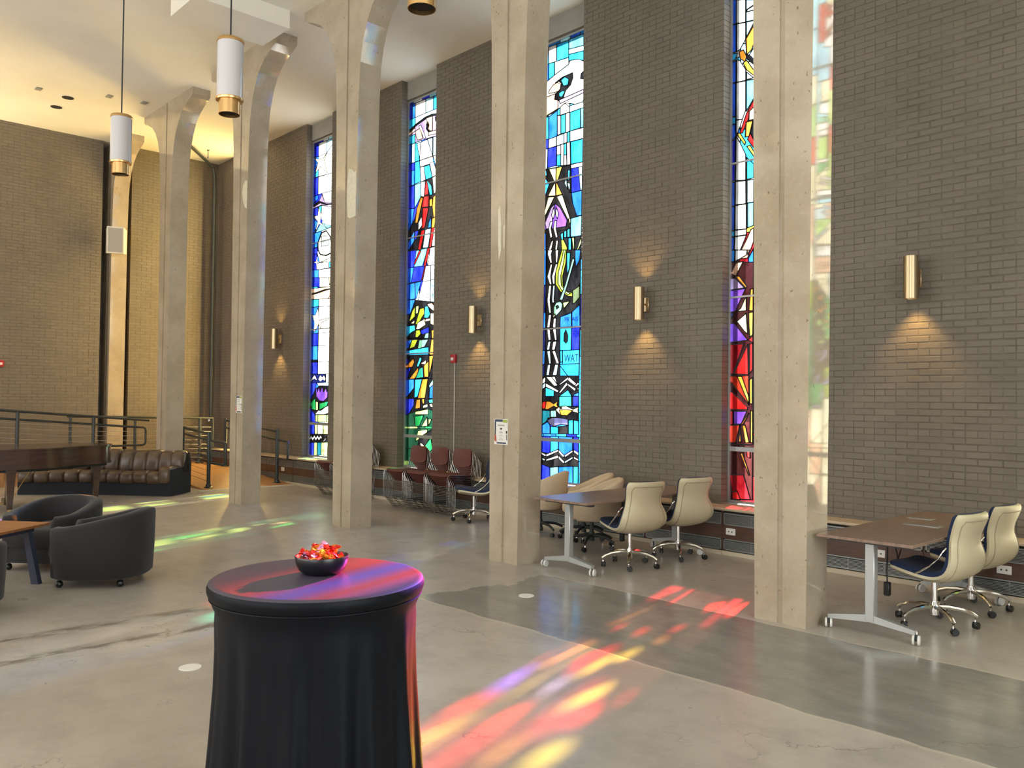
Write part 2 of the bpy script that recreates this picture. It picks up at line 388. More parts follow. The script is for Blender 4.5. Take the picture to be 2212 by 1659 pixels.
PITCH_Z, PITCH_X, JT = .0633, .2075, .0095
def courses(spans, z0, z1, zmid_header, edge_depth):
    """bricks as (s0, s1, z0, z1, depth) on a wall coordinate s, common bond with a header course every sixth"""
    out = []; i0 = int(math.floor((z0-zmid_header)/PITCH_Z)); i = i0
    while True:
        zc = zmid_header+i*PITCH_Z
        if zc-PITCH_Z/2 > z1: break
        za, zb = max(z0, zc-PITCH_Z/2+JT/2), min(z1, zc+PITCH_Z/2-JT/2)
        if zb-za > .02:
            head = (i % 6 == 0); px = PITCH_X/2 if head else PITCH_X
            off = (0 if head else (.5*px if i % 2 else 0.0)) + .037
            for (p, q) in spans:
                k = math.floor((p-off)/px); row = []
                while True:
                    s0 = off+k*px+JT/2; s1 = off+(k+1)*px-JT/2; k += 1
                    if s0 >= q: break
                    e0, e1 = max(p, s0), min(q, s1)
                    if e1-e0 < .035: continue
                    row.append([e0, e1])
                if row:
                    row[0][0] = p; row[-1][1] = q
                    out += [(e0, e1, za, zb, edge_depth if (i_ == 0 or i_ == len(row)-1) else .05) for i_, (e0, e1) in enumerate(row)]
        i += 1
    return out
def lay(bricks, to_world, parent, cand):
    """the 300 that show largest are objects, the rest one field"""
    sc = []
    for j, (s0, s1, z0, z1, d) in enumerate(bricks):
        x, y, dz = project(to_world((s0+s1)/2, 0, (z0+z1)/2))
        if cand(x, y): sc.append(((s1-s0)*(z1-z0)/dz**2, j))
    sc.sort(reverse=True); own = {j for _, j in sc[:300]}
    cache = {}; V = []; F = []; sh = []
    ez = (0, 0, 1)
    for j, (s0, s1, z0, z1, d) in enumerate(bricks):
        pr = random.uniform(-.0015, .0015); c = .004
        if j in own:
            key = (round((s1-s0)*1000), round((z1-z0)*1000), round(d*100))
            if key not in cache:
                hs, hz = (s1-s0)/2, (z1-z0)/2; o = Vector(to_world(0, 0, 0))
                L = lambda s, t, z: tuple(Vector(to_world(s, t, z))-o)
                mb = MB().add([L(-hs, d, -hz), L(hs, d, -hz), L(hs, d, hz), L(-hs, d, hz), L(-hs, c, -hz), L(hs, c, -hz), L(hs, c, hz), L(-hs, c, hz),
                               L(-hs+c, 0, -hz+c), L(hs-c, 0, -hz+c), L(hs-c, 0, hz-c), L(-hs+c, 0, hz-c)],
                              [(0,1,5,4),(1,2,6,5),(2,3,7,6),(3,0,4,7),(4,5,9,8),(5,6,10,9),(6,7,11,10),(7,4,8,11),(8,9,10,11)])
                cache[key] = mb.mesh('brick', 'painted_brick')
            put('brick', cache[key], parent, loc=to_world((s0+s1)/2, pr, (z0+z1)/2))
        else:
            k = len(V)
            V += [to_world(s0, d, z0), to_world(s1, d, z0), to_world(s1, d, z1), to_world(s0, d, z1), to_world(s0, pr, z0), to_world(s1, pr, z0), to_world(s1, pr, z1), to_world(s0, pr, z1)]
            F += [(k, k+1, k+5, k+4), (k+1, k+2, k+6, k+5), (k+2, k+3, k+7, k+6), (k+3, k, k+4, k+7), (k+4, k+5, k+6, k+7)]
            sh += [random.random()]*5
    me = bpy.data.meshes.new('brick_field'); me.from_pydata(V, [], F); me.materials.append(M['painted_brick'])
    at = me.attributes.new('shade', 'FLOAT', 'FACE'); at.data.foreach_set('value', sh)
    bm = bmesh.new(); bm.from_mesh(me); bmesh.ops.recalc_face_normals(bm, faces=bm.faces); bm.to_mesh(me); bm.free()
    put('brick_field', me, parent, kind='stuff')
lay(courses(piers, .46, ZC, 1.77, .155), lambda s, t, z: (s, YW+t, z), wall_r, lambda x, y: 1815 < x < 2206 and 4 < y < 1085)
lay(courses([(-2.0, 5.747), (6.34, YW)], 0, ZC, 1.77, .25), lambda s, t, z: (XB-t, s, z), wall_b, lambda x, y: 3 < x < 218 and 310 < y < 872)
for x in WIN:
    MB().box(x, x+WW, YG-.045, YG-.02, ZT+.03, ZC).build('trim_2', 'concrete_panel', kind='structure', label='smooth concrete panel over a stained glass window')

# ---- columns: shafts that widen upward and flare into brackets along the row
HALF = [(.21, 0), (.235, 3.0), (.252, 4.9), (.268, 5.55), (.295, 5.95), (.345, 6.2), (.43, 6.42), (.55, 6.6), (.72, 6.745), (.92, 6.84), (1.08, 6.89), (1.15, 6.93), (1.15, ZC)]
COLX = [-19.05, -15.56, -12.48, -9.40, -6.322, -3.245, -.165, 2.91]
CL = ['stone column standing against the back brick wall, white speaker mounted on it', 'stone column behind the right end of the brown leather sofa', 'stone column with poster and pale patch, left of the railing post',
      'stone column with a pale plaster patch, behind the black cocktail table', 'stone column with a taped notice, left of the front pair of desks', 'nearest stone column, at the right, mirroring stained glass', 'stone column past the right edge', 'stone column furthest right']
Y0, Y1, GR, GD = 5.824, 6.14, .022, .016
columns = []
for x, lab in zip(COLX, CL):
    c = MB(); full = [(-h, z) for h, z in HALF]+[(h, z) for h, z in reversed(HALF)]
    c.prism(full, lambda p, t: (p[0], t, p[1]), GD, Y1-Y0)
    for sgn in (-1, 1):
        half = [(sgn*GR, 0)]+[(sgn*h, z) for h, z in HALF]+[(sgn*GR, ZC)]
        c.prism(half, lambda p, t: (p[0], t, p[1]), 0, GD+.0005)
    columns.append(c.build('stone_column', 'polished_stone', loc=(x, 5.93 if x < -19 else Y0, 0), label=lab, cat='column', group='row of flared stone columns', angle=25))
def patch(col, pts, y=-.003):
    MB().prism([(p[0], p[1]) for p in pts], lambda p, t: (p[0], t, p[1]), y, .002).build('repair_patch', 'repair_plaster', col, label='pale plaster repair')
patch(columns[3], [(.03, 4.45), (.06, 4.62), (.13, 4.6), (.19, 4.55), (.235, 4.56), (.235, 3.98), (.10, 3.97), (.05, 4.0), (.03, 4.2)])
patch(columns[2], [(.10, 4.95), (.17, 5.02), (.235, 5.0), (.235, 4.57), (.17, 4.6), (.10, 4.72), (.07, 4.85)])
patch(columns[4], [(-.13, 3.62), (-.10, 3.68), (-.085, 3.5), (-.08, 3.2), (-.11, 3.1), (-.125, 3.3)])
patch(columns[4], [(-.045, 3.45), (-.025, 3.46), (-.03, 3.2), (-.042, 3.25)])

# ================================================================= STAINED GLASS
def area2(P): return sum(P[i][0]*P[(i+1) % len(P)][1]-P[(i+1) % len(P)][0]*P[i][1] for i in range(len(P)))/2
def cutside(P, a, b):
    """split convex P by line a->b: (left part, right part)"""
    nx, ny = -(b[1]-a[1]), b[0]-a[0]; L = []; R = []
    for i in range(len(P)):
        p, q = P[i], P[(i+1) % len(P)]
        dp = (p[0]-a[0])*nx+(p[1]-a[1])*ny; dq = (q[0]-a[0])*nx+(q[1]-a[1])*ny
        (L if dp >= 0 else R).append(p)
        if (dp >= 0) != (dq >= 0):
            t = dp/(dp-dq); x = (p[0]+t*(q[0]-p[0]), p[1]+t*(q[1]-p[1])); L.append(x); R.append(x)
    return L, R
def bbox(P): return min(p[0] for p in P), min(p[1] for p in P), max(p[0] for p in P), max(p[1] for p in P)
def hit(a, b): return a[0] < b[2] and b[0] < a[2] and a[1] < b[3] and b[1] < a[3]
def subtract(P, T):
    out = []; rest = P
    for i in range(len(T)):
        L, R = cutside(rest, T[i], T[(i+1) % len(T)])
        if len(R) > 2 and abs(area2(R)) > 2e-6: out.append(R)
        if len(L) < 3 or abs(area2(L)) < 2e-6: return out
        rest = L
    return out
def segsub(s, T):
    """segment minus convex ccw polygon"""
    (a, b) = s; t0, t1 = 0., 1.
    for i in range(len(T)):
        p, q = T[i], T[(i+1) % len(T)]; nx, ny = -(q[1]-p[1]), q[0]-p[0]
        da = (a[0]-p[0])*nx+(a[1]-p[1])*ny; db = (b[0]-p[0])*nx+(b[1]-p[1])*ny
        if da < 1e-9 and db < 1e-9: return [s]
        if da < 0: t0 = max(t0, da/(da-db))
        elif db < 0: t1 = min(t1, da/(da-db))
    if t1-t0 < 1e-6: return [s]
    at = lambda t: (a[0]+t*(b[0]-a[0]), a[1]+t*(b[1]-a[1])); out = []
    L = math.dist(a, b)
    if t0*L > .008: out.append((a, at(t0)))
    if (1-t1)*L > .008: out.append((at(t1), b))
    return out
def tris(P):
    r = []
    for t in tessellate_polygon([[Vector((p[0], p[1], 0)) for p in P]]):
        T = [P[i] for i in t]
        if area2(T) < 0: T.reverse()
        if area2(T) > 2e-6: r.append(T)
    return r
def glaze(shapes):
    """later shapes are cut out of earlier ones; returns panes (code, fragments) and lead lines"""
    panes = []
    for code, P in shapes:
        T = tris(P)
        for pn in panes:
            if not hit(pn[2], bbox(P)): continue
            for t in T:
                tb = bbox(t); nf = []
                for fr in pn[1]:
                    nf += subtract(fr, t) if hit(bbox(fr), tb) else [fr]
                pn[1] = nf
            ns = []
            for s in pn[3]:
                ss = [s]
                for t in T: ss = [y for z in ss for y in segsub(z, t)]
                ns += ss
            pn[3] = ns
        panes.append([code, T, bbox(P), [(P[i], P[(i+1) % len(P)]) for i in range(len(P))]])
    return [(p[0], p[1]) for p in panes if p[1]], [s for p in panes for s in p[3]]
def clampU(P): return [(min(max(u, 0), WW), min(max(z, ZS), ZT)) for u, z in P]
def base_cells(pal, rnd, cols=(0, .12, .36, .56, .745, .84, .95), step=(.22, .5)):
    out = []
    for i in range(len(cols)-1):
        z = ZS
        while z < ZT-.02:
            z2 = min(ZT, z+rnd.uniform(*step))
            if ZT-z2 < .12: z2 = ZT
            p = pal(z, cols[i])
            out.append((rnd.choice(p), [(cols[i], z), (cols[i+1], z), (cols[i+1], z2), (cols[i], z2)])); z = z2
    return out
PANES = {}
PANES[1] = '''D 0,6665 186,6661 188,6409 0,6420
W 186,6661 495,6654 498,6412 188,6403
L 495,6654 736,6646 737,6548 498,6412
W 737,6548 739,6309 513,6310 498,6412
B 0,6420 188,6403 189,6360 145,6288 0,6298
B 0,6298 145,6288 72,6092 73,6014 0,6013
C 72,6092 191,6186 193,6007 73,6014
W 188,6403 498,6412 739,6309 742,5979 193,6007
E 11,6416 181,6350 367,6324 498,6412 404,6288 523,6021 258,6188 72,6088 167,6287
D 0,6009 193,5999 197,5647 1,5638
W 193,5999 742,5979 745,5636 337,5650 197,5651
B 1,5638 197,5643 198,5556 3,5511
W 345,5648 745,5636 747,5413 449,5462
l 4,5443 228,5503 337,5631 449,5462 747,5413 748,5313 340,5423 42,5402 4,5394
K 22,5469 228,5522 321,5488 522,5416 748,5388 748,5368 486,5399 284,5471 42,5433
D 4,5394 199,5402 201,5234 6,5248
C 214,5399 340,5411 323,5286 216,5235
W 340,5415 748,5313 752,4950 563,4939 324,5157
B 6,5244 188,5104 85,4915 10,4902
c 288,5051 343,5059 752,4950 345,4913 123,4909
E 25,5245 194,5239 229,5391 331,5237 292,5089 570,4931 251,5062 115,4918 195,5123
B 10,4898 352,4912 236,4751 208,4617 13,4610
W 208,4617 352,4912 752,4942 757,4364 296,4303 209,4486
K 200,4699 364,4887 527,4899 679,4768 751,4608 735,4432 532,4402 306,4451 209,4563
W 229,4695 375,4871 527,4880 657,4763 726,4611 710,4448 532,4421 320,4465 238,4563
h 346,4813 600,4788 602,4605 348,4609
D 13,4610 208,4598 209,4482 15,4498
D 15,4494 209,4478 213,4169 18,4184
W 296,4300 641,4265 642,4159 213,4171 211,4294
C 641,4265 747,4290 748,4155 642,4170
W 194,4488 222,4331 304,4310 222,4300 199,4042 167,4299 35,4333 159,4338
B 11,4181 261,4166 263,4013 13,4030
W 261,4166 748,4144 750,3968 263,4009
D 13,4030 299,4007 301,3829 15,3852
W 299,4005 651,3976 663,3796 301,3822
Y 651,3976 750,3971 744,3888 663,3830
C 15,3852 246,3831 228,3752 16,3747
A 16,3743 283,3789 752,3788 747,3561 17,3620
A 0,3814 226,3808 736,3798 730,3657 623,3560 0,3606
K 4,3719 227,3731 504,3758 729,3758 729,3742 504,3733 227,3704 5,3694
C 0,3602 277,3584 278,3443 0,3451
W 285,3587 731,3559 732,3417 286,3438
B 0,3447 278,3438 284,2921 5,2927
W 286,3438 728,3417 725,2919 292,2925
W 262,3417 297,3197 321,3134 235,3031 107,2943 133,3145 21,3303 152,3277
E 305,3172 673,3198 673,3173 381,3120 362,3004 294,3090
D 1,2923 284,2917 282,2682 4,2685
W 292,2925 721,2919 716,2669 290,2678
B 4,2681 282,2678 281,2402 7,2405
W 290,2678 716,2669 703,2362 290,2364
K 0,2405 281,2402 282,2358 0,2364
D 0,2360 282,2358 284,2130 2,2130
W 290,2364 703,2362 702,2123 292,2126
N 0,2126 586,2121 588,1955 0,1957
W 0,1993 165,2107 229,2065 274,1990 165,2041 25,1980
W 305,2019 383,2104 462,2062 521,2102 583,2040 561,1985 482,2017 404,1977
W 594,2121 702,2123 703,1962 596,1955
D 0,1953 254,1955 208,1834 9,1585 0,1585
L 262,1955 699,1962 700,1893 326,1891
K 0,1585 228,1838 366,1899 700,1893 698,1343 0,1329
P 228,1838 255,1859 280,1776 346,1879 387,1776 464,1888 516,1776 608,1857 632,1776 674,1817 664,1675 526,1600 369,1608 249,1690
V 21,1548 210,1663 232,1422 83,1441
g 230,1587 318,1579 320,1424 236,1422
V 362,1557 695,1595 642,1510 363,1424
W 205,1340 331,1418 430,1417 604,1493 719,1515 720,1374 528,1346
D 0,1485 205,1335 215,1204 0,1202
g 225,1328 320,1334 322,1199 227,1196
g 324,1334 632,1342 634,1207 326,1193
g 636,1342 713,1343 714,1209 637,1207
D 0,1148 199,1156 201,957 0,949
g 199,1154 303,1159 305,961 209,957
E 310,1157 518,1165 520,969 320,961
g 522,1165 707,1170 701,971 524,965
K 0,945 705,971 699,817 0,786
W 9,863 77,928 138,878 198,932 258,883 317,937 376,888 435,941 513,863 435,890 377,837 317,886 258,832 198,881 139,827 78,876 26,822
W 474,882 552,844 648,929 618,867 553,820
D 0,783 187,792 186,541 0,531
g 191,792 310,799 309,552 190,542
T 318,800 459,806 458,560 317,553
g 463,806 702,817 689,573 462,561'''
PANES[2] = '''D 0,6666 85,6663 87,6410 0,6408
B 85,6663 172,6663 174,6417 87,6410
W 172,6663 464,6654 466,6421 174,6417
L 464,6654 669,6645 670,6425 466,6421
C 669,6645 797,6656 798,6421 670,6425
C 0,6408 174,6417 175,6277 1,6228
L 174,6417 466,6421 670,6425 798,6421 799,6334 633,6356 454,6356 175,6277
l 1,6228 175,6277 454,6356 633,6356 799,6334 801,5966 635,5980 457,5983 184,5987 3,5984
K 1,6231 181,6295 454,6356 633,6362 799,6334 799,6302 633,6331 455,6319 212,6269 2,6201
A 478,6331 650,6327 652,6083 563,6103 501,6165 479,6243
A 182,6183 335,6203 385,6008 251,6015 208,6084
A 2,6186 172,6241 173,6185 2,6139
A 546,6082 801,6069 801,6006 546,6027
K 521,6267 563,6196 533,6139 599,6084 546,6086 480,6152 500,6220
K 721,6292 799,6302 800,6177 736,6219
W 274,6245 334,6250 475,6003 427,5999
C 2,6130 173,6129 174,5984 3,5984
B 4,5980 85,5981 87,5660 6,5661
L 85,5981 178,5983 180,5652 87,5660
C 178,5983 233,5960 315,5659 180,5656
L 233,5964 325,5957 339,5705 315,5659
W 325,5957 517,5968 666,5660 315,5659
L 523,5970 664,5968 666,5660
L 673,5970 801,5966 803,5655 675,5658
W 315,5655 672,5655 691,5543 325,5543
W 684,5656 803,5652 805,5332
D 6,5657 180,5649 181,5519 7,5541
b 180,5652 315,5655 354,5294 183,5285
D 7,5541 88,5531 91,5272 10,5264
B 88,5531 181,5519 183,5274 91,5272
W 328,5538 436,5532 483,5282 354,5291
C 436,5532 585,5531 663,5314 492,5291
W 591,5559 690,5561 805,5332 669,5309
D 10,5264 183,5263 187,4870 13,4894
c 183,5270 354,5276 362,5040 268,4945 187,4870
K 354,5287 805,5323 812,4106 19,4149 16,4484 188,4682 359,5031
W 357,5287 480,5279 452,5021 359,5052
R 492,5306 561,5188 562,5046 458,5046
C 510,5302 646,5172 676,5019 606,5024
W 669,5302 805,5326 807,5068 714,5020
O 359,5030 422,5008 280,4613 210,4616 254,4856
R 446,5029 583,5017 572,4838 387,4856
O 595,4953 674,4960 675,4832 596,4837
O 694,4980 807,5018 795,4608 738,4506 672,4822
B 13,4891 180,4868 133,4634 16,4484
W 301,4606 394,4705 407,4554 302,4477
R 417,4837 575,4819 473,4508 402,4491
B 580,4565 649,4666 651,4483 571,4483
O 673,4627 780,4643 738,4470 654,4464
D 211,4479 318,4479 243,4339 212,4324
B 18,4317 196,4496 197,4326 44,4183 19,4183
R 387,4466 486,4470 368,4140 302,4166
L 498,4468 651,4468 579,4159 434,4171
R 659,4467 752,4472 653,4158 600,4156
W 752,4515 810,4535 812,4165 670,4165
D 0,4170 254,4158 198,3878 4,3880
c 254,4148 575,4156 430,3872 198,3878
R 334,4138 397,4136 224,3920 192,3933
R 553,4149 631,4149 432,3635 385,3632
W 637,4148 807,4155 809,3849 577,3860
B 4,3880 198,3878 123,3621 6,3603
D 198,3878 493,3865 401,3627 123,3621
W 521,3862 660,3858 659,3613 445,3607
W 660,3858 809,3853 811,3617 659,3613
B 0,3603 226,3611 248,3339 125,3336 2,3334
B 226,3611 404,3619 276,3347 248,3339
W 442,3608 659,3613 655,3259 318,3301
L 659,3613 807,3617 807,3240 655,3259
B 2,3334 248,3326 102,3086 10,3092
K 102,3086 248,3318 807,3240 798,2651 1,2688 4,3092
G 166,3143 245,3215 247,3042 70,2952
g 261,3213 347,3217 326,3094 262,3079
G 376,3163 482,3170 505,3082 334,2906 257,2910
Y 109,2931 238,2985 222,2924
C 513,3195 594,3189 659,3052 607,2995 493,3003
Y 321,2937 515,2986 537,2886 360,2820 274,2825
A 569,3228 698,3237 792,3155 790,3077 698,3125 606,3184
A 662,3071 784,3062 782,2853 663,2898
A 540,2985 660,2986 660,2945 509,2935
C 0,2892 238,2898 255,2811 137,2778 24,2703 1,2704
D 401,2799 630,2847 631,2753 439,2731
G 274,2806 378,2814 414,2745 329,2688 259,2692
e 541,2744 631,2753 616,2660 495,2665
O 694,2783 785,2801 792,2651 710,2655
K 1,2688 792,2651 788,2376 3,2393
B 1,2653 160,2654 74,2519 2,2498
G 163,2650 336,2654 241,2531 100,2506
e 370,2641 616,2641 524,2528 324,2488
O 695,2637 786,2637 788,2387 651,2388
b 3,2475 632,2518 633,2392 3,2397
K 3,2393 788,2376 784,1997 0,1998
D 3,2382 102,2278 5,2238
O 0,2211 211,2337 243,2275 180,2195 0,2190
C 310,2212 394,2360 448,2326 355,2192
A 405,2248 572,2308 557,2225
O 104,1997 355,2190 356,2078 245,1995
O 498,2211 634,2287 635,2024 515,2026
O 642,2367 758,2373 710,2206 650,2036
t 390,2172 480,2187 497,2019 280,2002
D 0,2153 148,2192 52,1997 0,1998
K 0,1998 784,1997 780,1666 0,1657
B 0,1990 245,1991 247,1850 48,1696 3,1692
b 265,1987 466,1993 343,1697 251,1678
O 472,1989 620,1995 545,1679 346,1669
j 651,1889 784,2019 785,1922 683,1736 640,1699
B 670,1848 785,1904 786,1673 656,1671
K 0,1657 780,1666 769,1471 0,1381
D 0,1657 248,1668 249,1563 83,1388 2,1383
O 315,1650 421,1660 423,1509 284,1497
O 456,1660 530,1668 531,1585 487,1581
Y 503,1557 623,1581 623,1530 488,1509
A 657,1577 729,1591 775,1532 708,1531
t 641,1652 783,1666 784,1597 656,1596
q 0,1381 285,1453 639,1500 769,1471 771,1217 1,1194
g 285,1449 639,1497 639,1409 285,1402
V 269,1373 517,1391 409,1215 287,1202
g 459,1207 609,1369 625,1222
g 643,1338 731,1331 650,1222
q 1,1155 771,1187 767,852 4,814
q 4,821 767,859 762,665 6,619
g 304,956 372,1133 626,1164 611,1081
K 404,1021 771,1183 767,852 343,831
Y 421,933 486,926 551,892 468,859
V 545,876 712,1033 767,852 653,770'''
PANES[3] = '''C 82,6661 141,6653 144,6420 86,6424
W 140,6663 296,6660 300,6418 144,6428
C 296,6660 529,6644 532,6406 300,6418
c 529,6653 808,6650 810,6490 530,6517
L 530,6517 810,6490 811,6414 531,6445
C 531,6445 811,6414 812,6285 533,6351
B 86,6430 144,6420 147,6188 89,6176
C 144,6428 259,6420 262,6232 147,6196
L 259,6420 532,6406 533,6308 262,6232
W 90,6170 147,6192 262,6232 533,6308 554,6355 710,6327 813,6270 819,5773 795,5693 718,5693 614,5739 469,5785 323,5724 97,5680
A 150,6034 236,6100 318,6114 385,6070 373,5985 292,5983 150,6000
A 93,5960 333,5966 336,5740 97,5690
l 348,5855 817,5887 818,5840 376,5799
K 277,6119 411,6161 608,6171 614,6095 571,6011 480,5957 441,5870 348,5855 267,5885 279,5951 373,6005 399,6076 344,6121
C 385,6129 464,6152 536,6098 519,6025 439,6030
C 347,5953 413,5971 467,5951 415,5886 361,5900
K 764,6112 814,6136 816,6025 752,6048
C 97,5670 155,5674 160,5347 101,5360
B 155,5666 323,5720 328,5353 160,5347
C 323,5720 376,5746 378,5642 324,5645
W 376,5750 469,5781 557,5705 558,5637 378,5636
L 557,5724 820,5715 821,5629 558,5631
W 324,5645 391,5632 395,5370 328,5365
C 391,5632 485,5629 488,5368 395,5374
W 484,5635 563,5633 567,5370 488,5368
C 563,5630 757,5636 761,5371 567,5370
c 757,5636 821,5635 824,5362 761,5371
W 567,5370 824,5362 826,5216 569,5222
D 93,5362 160,5347 162,5212 90,5220
W 160,5347 312,5353 314,5219 156,5218
L 312,5357 456,5364 458,5223 314,5219
W 456,5364 514,5366 516,5226 458,5223
C 514,5366 567,5366 569,5222 516,5226
L 84,5221 145,5216 138,4932 80,4935
D 145,5220 319,5214 315,4945 138,4944
W 319,5214 397,5217 399,5084 321,5088
C 321,5088 399,5084 401,4928 318,4936
W 397,5217 458,5219 457,4917 401,4924
C 458,5219 506,5221 508,5054 461,5060
W 461,5060 508,5057 515,4913 457,4917
W 506,5221 574,5221 584,4907 515,4909
b 579,5220 813,5213 810,4896 589,4906
W 589,4902 810,4896 806,4825 595,4847
D 595,4847 729,4840 772,4512 605,4511
L 729,4840 806,4831 802,4514 772,4512
B 605,4511 802,4510 802,4173 712,4175 632,4360
K 77,4936 584,4895 599,4519 632,4360 712,4175 662,4087 585,4022 401,3970 129,4018 63,4037 71,4234
Y 171,4922 313,4912 310,4736 283,4715
y 313,4912 428,4907 350,4738 310,4736
Y 155,4541 297,4721 308,4521
O 310,4730 434,4519 308,4521
Y 76,4289 163,4524 286,4511 85,4242
Y 327,4506 434,4513 588,4156 552,4142
Y 557,4157 604,4161 600,4093 579,4090
C 72,4925 116,4916 134,4834 76,4849
b 73,4841 180,4707 78,4501
C 535,4839 579,4831 571,4698 537,4694
L 471,4673 510,4728 531,4570
L 524,4664 582,4645 578,4519
P 301,4410 396,4340 531,4145 511,4061 101,4071 88,4172 207,4371
l 301,4410 262,4342 238,4081 129,4077 105,4169 220,4369
W 280,4369 230,4259 264,4201 295,4278
W 315,4363 311,4256 345,4189 365,4267
c 599,4158 802,4169 798,3893 592,3902
B 60,4021 129,4020 129,3654 60,3662
K 124,4020 598,4020 604,3599 129,3654
C 407,3966 459,3989 461,3865 435,3869
C 475,3995 520,4008 521,3911 476,3910
C 533,4010 585,4030 587,3906 534,3906
W 210,4174 178,4080 213,3937 251,3952 222,4074 253,4171
W 291,4171 271,4067 322,3923 354,3938 320,4060 334,4171
W 241,3898 166,3746 195,3647 244,3641 221,3740 273,3898
W 327,3891 303,3730 315,3633 358,3628 341,3725 365,3886
b 555,3895 613,3891 617,3598 559,3605
K 613,3899 797,3897 802,3576 617,3598
g 618,3891 670,3888 676,3633
g 798,3893 799,3793 683,3632
G 416,3891 472,3876 536,3769 544,3606 427,3620 431,3753
B 59,3791 133,3782 132,3282 61,3285
K 133,3782 788,3701 786,2813 642,2871 429,2817 417,2640 54,2659 61,2901 138,2896
N 58,3285 138,3286 135,2896 59,2901
W 172,3777 251,3767 232,3709 248,3583 220,3586 162,3718
W 312,3759 372,3752 350,3576 325,3583
W 254,3567 223,3400 246,3284 213,3287 161,3400 226,3570
W 358,3559 306,3392 307,3282 274,3285 250,3397 325,3563
W 241,3268 216,3070 241,2879 202,2891 166,3070 197,3272
L 313,3262 294,3074 300,3024 267,3022 255,3067 274,3269
W 247,2858 216,2681 166,2683 197,2862
W 292,2802 342,2806 332,2674 277,2677
G 437,3744 529,3733 515,3557 459,3386 466,3247 545,3162 625,3135 722,3166 783,3247 785,3121 692,3071 559,3098 410,3173 321,3281 319,3440 390,3631
g 470,3740 502,3736 477,3581 421,3390 436,3250 532,3159 607,3125 559,3117 437,3187 368,3286 371,3435 434,3606
B 683,3714 788,3701 769,3568 707,3477 685,3597
C 530,3693 599,3685 586,3491 539,3378
e 642,3611 677,3578 536,3217 458,3047 398,3056 509,3263
e 290,2961 338,3021 420,3030 459,2992 441,2910 360,2849 292,2826
K 334,2972 372,2983 389,2954 351,2929
Y 291,2855 324,2863 306,2821 278,2822
g 464,3011 603,3024 486,2927
d 643,3163 778,3218 780,3064 693,2990 646,2978
B 637,2869 784,2963 788,2668 639,2671
B 418,2817 631,2862 634,2671 414,2670
B 61,2901 135,2896 132,2679 59,2679
N 56,2659 133,2663 131,2366 52,2365
K 133,2663 415,2660 427,1773 135,1773
C 415,2656 634,2655 630,2348 419,2352
K 497,2577 528,2634 567,2554 562,2476 531,2448 493,2479
D 634,2657 786,2655 785,2350 630,2348
W 169,2653 222,2654 241,2506 197,2500
W 280,2651 338,2654 357,2501 324,2494
L 191,2482 241,2490 215,2367 165,2369
W 286,2478 357,2485 320,2363 265,2365
B 52,2361 131,2364 123,2168 50,2164
b 468,2350 785,2350 782,2162 470,2160
C 419,2348 468,2350 470,2195 427,2186
L 171,2353 232,2355 251,2171 213,2172
W 271,2349 326,2355 405,2175 362,2168
N 47,2164 129,2162 126,2003 46,2005
L 190,2160 240,2163 215,2012 159,2013
L 329,2157 389,2160 364,2010 281,2011
b 470,2160 782,2162 779,1994 574,1997 411,2155
K 46,2005 779,1994 777,1720 42,1713
W 53,1930 143,1993 144,1921 60,1864
W 154,1989 260,1992 388,1868 319,1860
W 260,1992 326,1995 382,1882
W 404,1879 587,1991 606,1958 388,1856
W 588,1987 744,1885 713,1858 575,1939
W 777,1918 778,1877 724,1847 708,1870
L 54,1858 144,1913 145,1849 55,1793
W 152,1903 410,1793 383,1773 153,1849
W 405,1769 549,1910 581,1880 432,1761
W 575,1894 729,1820 709,1789 562,1875
W 778,1846 779,1816 714,1785
C 145,1841 312,1797 313,1718 147,1717
C 411,1718 577,1808 652,1719
B 644,1731 777,1773 777,1720
K 42,1713 411,1718 414,1518 45,1520
t 409,1714 647,1719 648,1583 411,1577
D 668,1719 777,1720 776,1585 670,1584
T 45,1520 241,1519 243,1408 49,1291
j 250,1519 351,1524 399,1435 251,1426
K 351,1576 779,1585 779,1389 175,1314 201,1415 367,1428
O 52,1600 128,1649 240,1644 309,1611 396,1655 369,1604 403,1557 310,1581 200,1534 101,1540
R 52,1600 128,1649 165,1641 144,1545 101,1540 58,1572
Y 346,1532 419,1577 553,1586 673,1541 779,1577 764,1531 780,1493 673,1510 568,1450 448,1455
O 419,1529 554,1535 673,1526 568,1454 448,1459
K 424,1565 462,1569 462,1546 430,1545
s 182,1380 284,1424 448,1420 587,1404 589,1322 449,1330 314,1298 230,1332
B 49,1291 197,1363 245,1306 246,1197 50,1194
b 253,1297 407,1293 408,1199 254,1194
K 406,1301 589,1316 590,1206 408,1199
T 588,1392 682,1402 685,1205 590,1202
C 688,1395 779,1385 781,1205 690,1206
D 45,1150 249,1158 253,920 48,933
b 249,1158 408,1164 411,972 253,920
B 408,1164 675,1166 678,981 523,895 411,972
D 686,1167 782,1171 785,960 688,997
K 45,933 253,920 411,972 523,895 678,981 785,960 785,768 414,744 256,726 48,769
W 45,949 173,896 159,875 46,913
W 167,903 408,987 409,956 181,872
W 414,987 528,904 504,879 414,944
W 522,911 680,993 680,962 536,881
W 696,994 785,960 785,918 696,963
L 47,857 160,835 143,810
W 168,832 409,909 410,866 182,813
W 415,901 529,822 511,793 415,858
L 523,825 681,904 682,874 537,799
W 697,905 786,872 786,849 697,874
D 42,772 250,726 254,467 41,449
c 250,726 414,748 418,480 254,467
B 414,744 686,770 689,502 418,480
T 686,766 784,772 783,510 689,502'''
